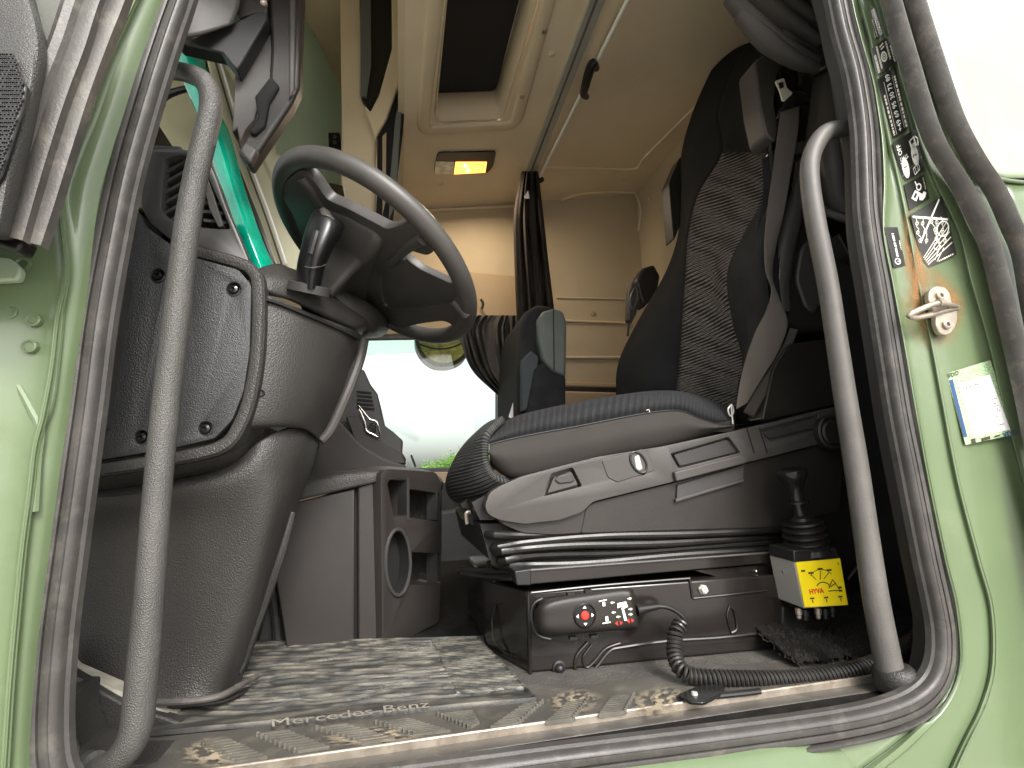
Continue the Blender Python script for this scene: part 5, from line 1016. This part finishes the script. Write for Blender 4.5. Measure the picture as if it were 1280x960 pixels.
build('direction_mark', mb, M['white'], rc, smooth=0)
mk = [seg2((.50, .16), (.62, .13), .02, .6), seg2((.52, .86), (.64, .84), .02, .6), [(.55, .2), (.59, .19), (.59, .32), (.55, .33)], [(.57, .66), (.61, .65), (.61, .8), (.57, .81)],
      [(.77, .28), (.90, .25), (.92, .42), (.86, .46), (.82, .40), (.76, .43)], [(.82, .44), (.85, .44), (.88, .84), (.84, .84)]]
for x, y, s_ in ((.70, .24, -1), (.96, .17, 1), (.70, .55, -1), (.95, .50, 1), (.76, .70, -1), (.94, .66, 1)):
    mk += [[(x-.03*s_, y-.015), (x, y-.015), (x, y-.045), (x+.035*s_, y), (x, y+.045), (x, y+.015), (x-.03*s_, y+.015)]]
quadmark(RQ, mk, rc, M['white'], name='printed_symbols')
mk = [];
for x, y, s_ in ((.75, .90, -1), (.92, .86, 1)):
    mk += [[(x-.05, y), (x-.01, y-.07), (x-.01, y+.07)], [(x+.06, y-.01), (x+.02, y-.07), (x+.02, y+.06)]]
quadmark(RQ, mk, rc, M['red'], name='red_symbols')
cab_ = thing('coiled_cable', 'black coiled cable running from the remote along the sill to the handle', 'cable', tuple(P(950, 850, Y=.1)))
build('strain_relief', MB().tube(path([(796, 763), (805, 761), (822, 758)], YR+.005), [.0085, .0065, .0045], seg=12), M['black'], cab_)
for i in range(8): build('relief_ring', MB().tube([P(805+i*2.4, 760.5-i*.4, Y=YR+.005), P(806.2+i*2.4, 760.3-i*.4, Y=YR+.005)], .0072-i*.0003, k=1, seg=10), M['black'], cab_)
build('lead_wire', MB().tube(path([(820, 758, .2), (834, 759, .195), (848, 766, .185), (857, 776, .175), (855, 783, .165)]), .0036, seg=10), M['black'], cab_)
cp = crom(path([(851, 780, .165), (845, 790, .16), (843, 805, .155), (844, 822, .145), (852, 838, .13), (870, 846, .12), (900, 848, .11), (950, 849, .10), (1000, 848, .095), (1040, 843, .09), (1078, 834, .09), (1108, 822, .10), (1135, 806, .12), (1152, 792, .14), (1158, 786, .15)]), 20)
L = [0]
for i in range(1, len(cp)): L.append(L[-1]+(cp[i]-cp[i-1]).length)
turns = int(L[-1]/.0064); hp_ = []; N = turns*12; ref = Vector((0, -1, 0))
for i in range(N+1):
    s_ = L[-1]*i/N; k = min(np.searchsorted(L, s_, side='right')-1, len(cp)-2); t = (s_-L[k])/(L[k+1]-L[k]); p = cp[k].lerp(cp[k+1], t); tg = (cp[k+1]-cp[k]).normalized()
    ref = (ref-tg*ref.dot(tg)).normalized(); b = tg.cross(ref); a = 2*math.pi*i/12; hp_.append(p+(ref*math.cos(a)+b*math.sin(a))*.0098)
build('coil', MB().tube(hp_, .0027, k=1, seg=6), material('cable_rubber', (.022, .020, .018), .33, bump=.1, bscale=300, var=.2, vscale=40), cab_)
brk = build('sill_clip', MB().prism([P(x, y, Z=.012) for x, y in fillet([(846, 868), (872, 857), (905, 854), (906, 864), (880, 878), (862, 877)], 4)], (0, 0, -.004)), M['gloss'], sill, bevel=.001)
build('clip_rivet', MB().lathe(P(868, 868, Z=.012), (0, 0, 1), [(.005, -.001), (.004, .003), (0, .004)], seg=12), M['alu'], sill)
build('cable_channel', MB().tube([P(x, y, Z=.008) for x, y in ((895, 870), (925, 867), (950, 864))], .004, seg=10), M['gloss'], sill)

# ================================================================ JOYSTICK LEVER
js = thing('tipper_joystick', 'black knobbed joystick on a grey box with yellow label', 'joystick', tuple(P(1020, 765, Y=.18)))
YJ = .165
fq = [(993, 702), (1050, 697), (1061, 757), (1005, 761)]
build('control_box', MB().prism(path(fq, YJ), (-.004, .055, .004)), M['greybox'], js, bevel=.002)
lq = [P(x, y, Y=YJ-.0015) for x, y in ((995, 703), (1050, 698), (1060, 756), (1006, 759))]
build('yellow_label', MB().prism([lq[0], lq[1], lq[2], lq[3]], (0, .001, 0)), M['yellow'], js)
text_on('HYVA', lq, js, M['red'], .15, .16, .72, rot=.03, bold=.04)
ink = []
for c in ((.28, .27), (.50, .20), (.70, .24)): ink += [[(c[0]-.06, c[1]-.03), (c[0]+.06, c[1]-.03), (c[0]+.06, c[1]+.01), (c[0]-.06, c[1]+.01)], seg2((c[0], c[1]+.03), (.46+(c[0]-.5)*.4, .42), .016)]
for t in range(8):
    a0, a1 = math.pi*(.15+.7*t/8), math.pi*(.15+.7*(t+1)/8); ink.append(seg2((.50-.16*math.cos(a0), .62-.14*math.sin(a0)), (.50-.16*math.cos(a1), .62-.14*math.sin(a1)), .022))
for t in range(8):
    a0, a1 = math.pi*(.2+.6*t/8), math.pi*(.2+.6*(t+1)/8); ink.append(seg2((.50-.30*math.cos(a0), .50-.30*math.sin(a0)), (.50-.30*math.cos(a1), .50-.30*math.sin(a1)), .014))
for x in (.20, .52, .85): ink += [[(x-.05, .80), (x+.05, .80), (x+.05, .835), (x-.05, .835)], [(x-.015, .85), (x+.015, .85), (x+.008, .92), (x-.008, .92)]]
ink += [[(.07, .18), (.16, .18), (.16, .22), (.07, .22)], [(.84, .60), (.92, .60), (.92, .64), (.84, .64)], [(.84, .67), (.92, .67), (.92, .71), (.84, .71)], [(.92, .08), (.94, .08), (.94, .14), (.92, .14)]]
ink += [seg2((.60, .68), (.86, .68), .02), seg2((.62, .62), (.74, .44), .02), seg2((.74, .44), (.86, .66), .02), seg2((.66, .60), (.80, .52), .02)]
quadmark(lq, ink, js, M['ink'], name='label_print', lift=.0005)
build('box_screw', MB().lathe(P(985, 714, Y=YJ+.03)+Vector((-.008, 0, 0)), (-1, -.6, 0), [(.003, -.003), (.003, .002), (0, .003)], seg=10), M['chrome'], js)
build('collar', MB().prism(path([(992, 688), (1045, 684), (1050, 698), (993, 703)], YJ-.002), (-.004, .055, .004)), M['black'], js, bevel=.002)
ax0 = P(1010, 690, Y=YJ+.028); ax1 = P(989, 590, Y=YJ+.02); axd = (ax1-ax0)
def jl(t): return ax0+axd*t
prof = []
for t, r in ((0, .038), (.06, .036), (.09, .031), (.12, .037), (.14, .037), (.17, .031), (.20, .037), (.22, .037), (.25, .031), (.28, .0355), (.30, .0355), (.33, .030), (.36, .034), (.38, .033), (.40, .018), (.42, .016)): prof.append((r, axd.length*t))
build('rubber_gaiter', MB().lathe(ax0, axd, prof, seg=32), M['bellow'], js)
build('stem', MB().lathe(ax0, axd, [(r, axd.length*t) for t, r in ((.40, .016), (.43, .015), (.46, .010), (.60, .0095), (.615, .0185), (.635, .0185), (.645, .011), (.68, .011))], seg=24), M['gloss'], js)
build('knob', MB().lathe(ax0, axd, [(r, axd.length*t) for t, r in ((.67, .012), (.72, .0115), (.80, .014), (.88, .019), (.94, .024), (.985, .0255), (1.02, .0245), (1.04, .020), (1.035, .012), (1.03, 0))], seg=32), M['gloss'], js)
for i, (x, y) in enumerate(((998, 766), (1006, 768), (1022, 766), (1031, 767), (1040, 764))):
    build('cable_plug', MB().lathe(P(x, y-6, Y=YJ+.02), P(x+1, y+8, Y=YJ+.02)-P(x, y-6, Y=YJ+.02), [(.0055, 0), (.0055, .010), (.004, .011), (.004, .016), (.002, .018)], seg=12), M['steel'] if i in (0, 2) else M['black'], js)
skp('joystick_bracket', [(978, 758), (1012, 762), (1012, 775), (1000, 800), (985, 800), (978, 780)], YJ+.05, .01, M['black'], .002, 2, js)
# dark fleece heap behind it
fl = MB(); rows = []
for j in range(26):
    r_ = []
    for i in range(40):
        u, v = i/39, j/25; x = .60+.30*u; y = .13+.30*v
        z = .012+.035*math.sin(math.pi*v)*(.5+.5*math.sin(u*7+v*4))+.03*u*v+random.uniform(-.004, .004)
        r_.append(Vector((x, y, z)))
    rows.append(r_)
fl.surf(rows, k=1, kc=1)
fo = build('fleece_blanket', fl, M['carpet'], None, solid=.004, recalc=False, smooth=80); tag(fo, 'black fuzzy fleece crumpled on the floor behind the joystick', 'blanket')
rnd = random.Random(5); mb = MB()
for k in range(9000):
    r_ = rows[rnd.randrange(25)]; p = r_[rnd.randrange(39)]+Vector((rnd.uniform(-.006, .006), rnd.uniform(-.008, .008), 0))
    d = Vector((rnd.gauss(0, 1), rnd.gauss(0, 1)-.4, 1.2)).normalized()*rnd.uniform(.005, .013); s_ = Vector((d.z, 0, -d.x)).normalized()*.0006
    mb.add([p-s_, p+s_, p+d], [(0, 1, 2)])
ff = build('fleece_pile', mb, material('fleece_fibre', (.030, .025, .020), .9, var=.5, vscale=60), fo, smooth=0, recalc=False, kind='stuff')

# ================================================================ STRIKER, STICKERS
st = thing('door_striker', 'rust stained steel door striker loop bolted to the green rear pillar', 'door striker', tuple(P(1178, 415, Y=-.03)))
YS = -.022
ol = [(1161, 374), (1162, 363), (1170, 357), (1181, 358), (1188, 367), (1190, 378), (1197, 388), (1197, 402), (1193, 413), (1184, 420), (1175, 417), (1170, 406), (1170, 396), (1166, 386)]
build('striker_plate', MB().prism(path(fillet(ol, 4), YS-.004), (0, .008, 0)), M['steel'], st, bevel=.0015)
for q in ((1174, 370), (1182, 406)):
    build('bolt', MB().lathe(P(*q, Y=YS-.004), (0, -1, 0), [(.0072, -.001), (.0072, .003), (.0055, .0042), (.0035, .0042), (.0032, .001), (0, .001)], seg=20), M['steel'], st)
build('striker_loop', MB().tube(path([(1196, 384, YS), (1180, 380, YS-.018), (1168, 380, YS-.022), (1150, 387, YS-.020), (1137, 394, YS-.016), (1146, 397, YS-.012), (1165, 393, YS-.010), (1182, 388, YS-.006), (1196, 386, YS)]), .0042, seg=14), M['steel'], st)
build('loop_collar', MB().tube(path([(1172, 379, YS-.022), (1180, 380, YS-.019)]), .006, k=1, seg=14), M['steel'], st)
def stain_mat():
    m = bpy.data.materials.new('rust_stain'); m.use_nodes = True; n = m.node_tree.nodes; l = m.node_tree.links; b = n['Principled BSDF']
    b.inputs['Base Color'].default_value = (.30, .15, .05, 1); b.inputs['Roughness'].default_value = .8
    tc = n.new('ShaderNodeTexCoord'); nz = n.new('ShaderNodeTexNoise'); nz.inputs['Scale'].default_value = 5; nz.inputs['Detail'].default_value = 6; l.new(tc.outputs['UV'], nz.inputs['Vector'])
    mp = n.new('ShaderNodeMapping'); mp.inputs['Location'].default_value = (-.5, -.5, 0); l.new(tc.outputs['UV'], mp.inputs[0])
    ln = n.new('ShaderNodeVectorMath'); ln.operation = 'LENGTH'; l.new(mp.outputs[0], ln.inputs[0])
    mr = n.new('ShaderNodeMapRange'); mr.inputs[1].default_value = .5; mr.inputs[2].default_value = .12; l.new(ln.outputs['Value'], mr.inputs[0])
    n2 = n.new('ShaderNodeMapRange'); n2.inputs[1].default_value = .3; n2.inputs[2].default_value = .7; l.new(nz.outputs[0], n2.inputs[0])
    mu = n.new('ShaderNodeMath'); mu.operation = 'MULTIPLY'; l.new(mr.outputs[0], mu.inputs[0]); l.new(n2.outputs[0], mu.inputs[1])
    m3 = n.new('ShaderNodeMath'); m3.operation = 'MULTIPLY'; m3.inputs[1].default_value = 1.15; l.new(mu.outputs[0], m3.inputs[0]); l.new(m3.outputs[0], b.inputs['Alpha']); return m
M['stain'] = stain_mat()
def on_pillar(px, py, lift=.0015):
    """depth of the painted pillar surface at this pixel, found by casting a ray"""
    dg = bpy.context.evaluated_depsgraph_get(); ob = bpy.data.objects['rear_pillar']; mi = ob.matrix_world.inverted()
    o_ = mi @ CAM; d = (mi.to_3x3() @ ray(px, py)).normalized(); ok, loc, nr, _ = ob.ray_cast(o_, d, depsgraph=dg)
    if not ok: return P(px, py, Y=-.02)
    return ob.matrix_world @ loc + (CAM-ob.matrix_world @ loc).normalized()*lift
bpy.context.view_layer.update()
def mud_mat():
    m = M['stain'].copy(); m.name = 'dried_mud'; m.node_tree.nodes['Principled BSDF'].inputs['Base Color'].default_value = (.26, .215, .15, 1)
    for nd in m.node_tree.nodes:
        if nd.type == 'TEX_NOISE': nd.inputs['Scale'].default_value = 7
        if nd.type == 'MAP_RANGE' and abs(nd.inputs[1].default_value-.3) < 1e-4: nd.inputs[1].default_value = .45; nd.inputs[2].default_value = .56
    return m
M['mud'] = mud_mat()
for qd in MUD:
    w4 = [P(x, y, Z=.0075) for x, y in qd]; mb = MB().add(w4, [(0, 1, 2, 3)], [(0, 0), (1, 0), (1, 1), (0, 1)]); build('dried_mud', mb, M['mud'], sill, smooth=0, recalc=False)
def sheet_on(name, q, mat, parent, lift=.0015, n=6):
    rows = []
    for j in range(n+1):
        v = j/n; rows.append([on_pillar(q[0][0]*(1-u)*(1-v)+q[1][0]*u*(1-v)+q[2][0]*u*v+q[3][0]*(1-u)*v, q[0][1]*(1-u)*(1-v)+q[1][1]*u*(1-v)+q[2][1]*u*v+q[3][1]*(1-u)*v, lift) for u in [i/n for i in range(n+1)]])
    return build(name, MB().surf(rows, k=1, kc=1), mat, parent, recalc=False, smooth=70)
sheet_on('rust_stain', [(1118, 330), (1200, 330), (1215, 440), (1128, 440)], M['stain'], cab)
sheet_on('rust_stain', [(1118, 255), (1156, 255), (1172, 400), (1132, 400)], M['stain'], cab)
sheet_on('rust_stain', [(1150, 352), (1208, 352), (1212, 412), (1160, 412)], M['stain'], cab)
def sticker(name, label, q, mat=None):
    pts = [on_pillar(x, y, .003) for x, y in q]
    # best flat quad through the corners
    n = (pts[2]-pts[0]).cross(pts[3]-pts[1]).normalized(); c = sum(pts, Vector())/4
    pts = [PL(x, y, c, n) for x, y in q]
    t = thing(name, label, 'sticker', tuple((pts[2]+pts[3])/2), 'stickers on the rear door pillar')
    if n.dot(CAM-c) < 0: n = -n
    build('backing', MB().prism([p for p in pts], -n*.0006), mat or M['sticker'], t)
    return t, pts
t, s1_ = sticker('info_sticker', 'topmost black sticker with short lines of tiny writing', [(1077, 23), (1094, 9), (1104, 42), (1087, 57)])
def lines(qd, par, rws, mat, vert=True, seed=1, name='small_print'):
    """rows of tiny illegible writing: words as little strokes"""
    r_ = random.Random(seed); pl = []
    for u, w_, v0, v1 in rws:
        v = v0
        while v < v1:
            ln_ = r_.uniform(.02, .06); pl.append([(u, v), (u+w_, v), (u+w_, min(v+ln_, v1)), (u, min(v+ln_, v1))] if vert else [(v, u), (min(v+ln_, v1), u), (min(v+ln_, v1), u+w_), (v, u+w_)]); v += ln_+r_.uniform(.012, .03)
    o = quadmark(qd, pl, par, mat, name=name, lift=.0005); o['kind'] = 'stuff'; return o
lines(s1_, t, [(.15, .07, .30, .92), (.42, .07, .22, .92), (.56, .07, .3, .95), (.72, .06, .35, .9), (.85, .05, .5, .85)], M['cream'], seed=2)
t, s2_ = sticker('info_sticker', 'second black sticker from the top, crowded with symbols', [(1088, 62), (1112, 44), (1122, 77), (1096, 95)])
lines(s2_, t, [(.08, .10, .3, .95), (.25, .08, .05, .9), (.70, .08, .1, .8), (.86, .06, .35, .95)], M['cream'], seed=3)
quadmark(s2_, ring2((.5, .55), .14, .05, .75)+ring2((.5, .55), .06, .03, .75)+[seg2((.42, .15), (.62, .1), .05), seg2((.45, .25), (.63, .22), .05)], t, M['cream'], name='printed_symbol')
t, s3_ = sticker('phone_number_sticker', 'long black sticker with a large service phone number', [(1097, 99), (1119, 84), (1137, 160), (1116, 174)])
text_on('+49 69 95 30 73 89', s3_, t, M['white'], .118, .60, .96, rot=math.pi/2, bold=.015, lift=.0005)
lines(s3_, t, [(.80, .09, .12, .96), (.08, .09, .30, .96)], M['cream'], seed=4)
quadmark(s3_, [[(.24, .1), (.26, .1), (.26, .97), (.24, .97)], [(.71, .08), (.73, .08), (.73, .95), (.71, .95)]], t, M['cream'], name='ruled_line')
t, s4_ = sticker('fuel_sticker', 'black sticker with OFF, numbered discs and a fuel pump symbol', [(1116, 178), (1145, 161), (1156, 213), (1129, 229)])
text_on('OFF', s4_, t, M['white'], .15, .24, .38, rot=math.pi/2, bold=.02, lift=.0005)
quadmark(s4_, [circ2((.24, .70), .145, .58), circ2((.72, .55), .145, .58)]+[[(.60, .18), (.85, .12), (.88, .36), (.63, .42)], seg2((.88, .15), (.97, .22), .03), seg2((.97, .22), (.93, .38), .03)]+[seg2((.12+.07*k, .42), (.12+.07*k, .52), .02) for k in range(5)]+[seg2((.08, .56), (.45, .50), .02)]+[seg2((.52, .82), (.78, .76), .02), seg2((.55, .97), (.80, .91), .02), seg2((.52, .82), (.55, .97), .02), seg2((.78, .76), (.80, .91), .02), seg2((.60, .80), (.63, .95), .02), seg2((.70, .78), (.73, .93), .02)], t, M['white'], name='printed_symbol')
quadmark(s4_, [[(.65, .2), (.78, .17), (.79, .26), (.67, .28)]], t, M['sticker'], name='pump_window', lift=.001)
text_on('1', s4_, t, M['sticker'], .15, .29, .725, rot=math.pi/2, bold=.02, lift=.001); text_on('2', s4_, t, M['sticker'], .15, .77, .59, rot=math.pi/2, bold=.02, lift=.001)
quadmark(s4_, [[(0, .84), (1, .66), (1, .68), (0, .86)]], t, M['green'], name='divider')
t, s5_ = sticker('handling_sticker', 'small square black sticker with a white hand and card symbol', [(1130, 231), (1155, 218), (1162, 248), (1137, 263)])
quadmark(s5_, [[(.18, .62), (.42, .40), (.62, .58), (.36, .82)], seg2((.5, .08), (.55, .3), .05)]+ring2((.62, .36), .13, .05, .9)+[[(.55, .68), (.62, .6), (.7, .68), (.8, .62), (.9, .72), (.8, .86), (.66, .92), (.52, .84)]], t, M['white'], name='printed_symbol')
quadmark(s5_, [[(.27, .62), (.40, .50), (.47, .58), (.34, .70)]], t, M['sticker'], name='card_window', lift=.001)
lines(s5_, t, [(.88, .05, .1, .6)], M['cream'], seed=6)
t, s6_ = sticker('warning_sticker', 'large black sticker with chains drawn and crossed out in white', [(1138, 268), (1178, 245), (1196, 318), (1155, 338)])
quadmark(s6_, [seg2((.04, .06), (.98, .40), .035), seg2((.88, .02), (.10, .52), .035)]+ring2((.78, .50), .19, .03, 1.5), t, M['white'], name='crossing_out')
rn = random.Random(9); ln2 = []
for k in range(5):
    x, y = .12+.17*k, .10+.05*k
    for j in range(9):
        x2, y2 = x+rn.uniform(-.05, .06), y+.05; ln2.append(seg2((x, y), (x2, y2), .014)); x, y = x2, y2
        if j % 3 == 1: ln2 += ring2((x, y), .05, .014, 1.4, 8)
for k in range(5): ln2.append(seg2((.06+.02*k, .80+.035*k), (.95, .42+.09*k), .016))
ln2 += [seg2((.35, .92), (.62, .74), .014), seg2((.40, .96), (.68, .80), .014)]+ring2((.5, .72), .10, .02, 1.5, 10)
quadmark(s6_, ln2, t, M['grey'] if False else M['cream'], name='line_drawing', lift=.0005)
lines(s6_, t, [(.955, .025, .45, .9)], M['cream'], vert=False, seed=8)
t, s7_ = sticker('narrow_sticker', 'narrow black sticker with a ringed figure and number beside the seal', [(1105, 284), (1122, 284), (1132, 332), (1117, 334)])
text_on('0000-00 0001', s7_, t, M['white'], .11, .58, .76, rot=math.pi/2, bold=.02, lift=.0005)
quadmark(s7_, ring2((.42, .87), .24, .06, 3.0), t, M['white'], name='ring'); text_on('1', s7_, t, M['white'], .13, .60, .905, rot=math.pi/2, lift=.0005, bold=.02)
lines(s7_, t, [(.86, .07, .35, .6)], M['cream'], seed=7)
# tachograph plaque
M['foil'] = material('speckled_security_foil', (.30, .42, .24), .35, bump=.8, bscale=900, var=.5, vscale=400)
t, s8_ = sticker('tachograph_plaque', 'white printed calibration label under speckled clear foil marked VDO', [(1183, 467), (1238, 450), (1268, 543), (1207, 556)], M['foil'])
q8 = lambda pts: [s8_[0]*(1-u)*(1-v)+s8_[1]*u*(1-v)+s8_[2]*u*v+s8_[3]*(1-u)*v for u, v in pts]
quadmark(s8_, [[(.17, .19), (.88, .18), (.94, .93), (.19, .90)]], t, M['paper'], name='paper_label')
quadmark(s8_, [[(.01, .10), (.09, .10), (.07, .90), (.0, .90)]], t, M['blue'], name='blue_bar')
pq = q8([(.17, .19), (.88, .18), (.94, .93), (.19, .90)]); pq = [p+(CAM-p).normalized()*.0008 for p in pq]
lines(pq, t, [(.09, .022, .06, .62), (.16, .014, .06, .2), (.21, .014, .06, .62), (.26, .014, .06, .45), (.31, .014, .06, .55), (.36, .014, .06, .4), (.36, .014, .60, .85), (.42, .014, .5, .95), (.46, .014, .06, .25), (.46, .014, .65, .8), (.50, .014, .6, .9), (.54, .014, .06, .30), (.55, .014, .66, .92), (.60, .014, .68, .88), (.64, .014, .6, .92), (.72, .014, .06, .25), (.73, .014, .62, .82), (.77, .014, .06, .3), (.78, .014, .6, .85), (.82, .014, .06, .35), (.88, .014, .7, .9), (.92, .014, .06, .3)], M['ink'], vert=False, seed=11)
text_on('VDO', s8_, t, M['ink'], .085, .0, .07, rot=.05, bold=.02, lift=.0012); text_on('VDO', s8_, t, M['blue'], .10, .76, 1.02, rot=.05, bold=.02, lift=.0012)
quadmark(s8_, [[(.12, .94), (.20, .94), (.2, 1.0), (.12, 1.0)], [(.32, .96), (.50, .95), (.5, .99), (.32, 1.0)], [(.58, .965), (.70, .96), (.7, .98), (.58, .985)]], t, M['ink'], name='foil_print', lift=.0012)
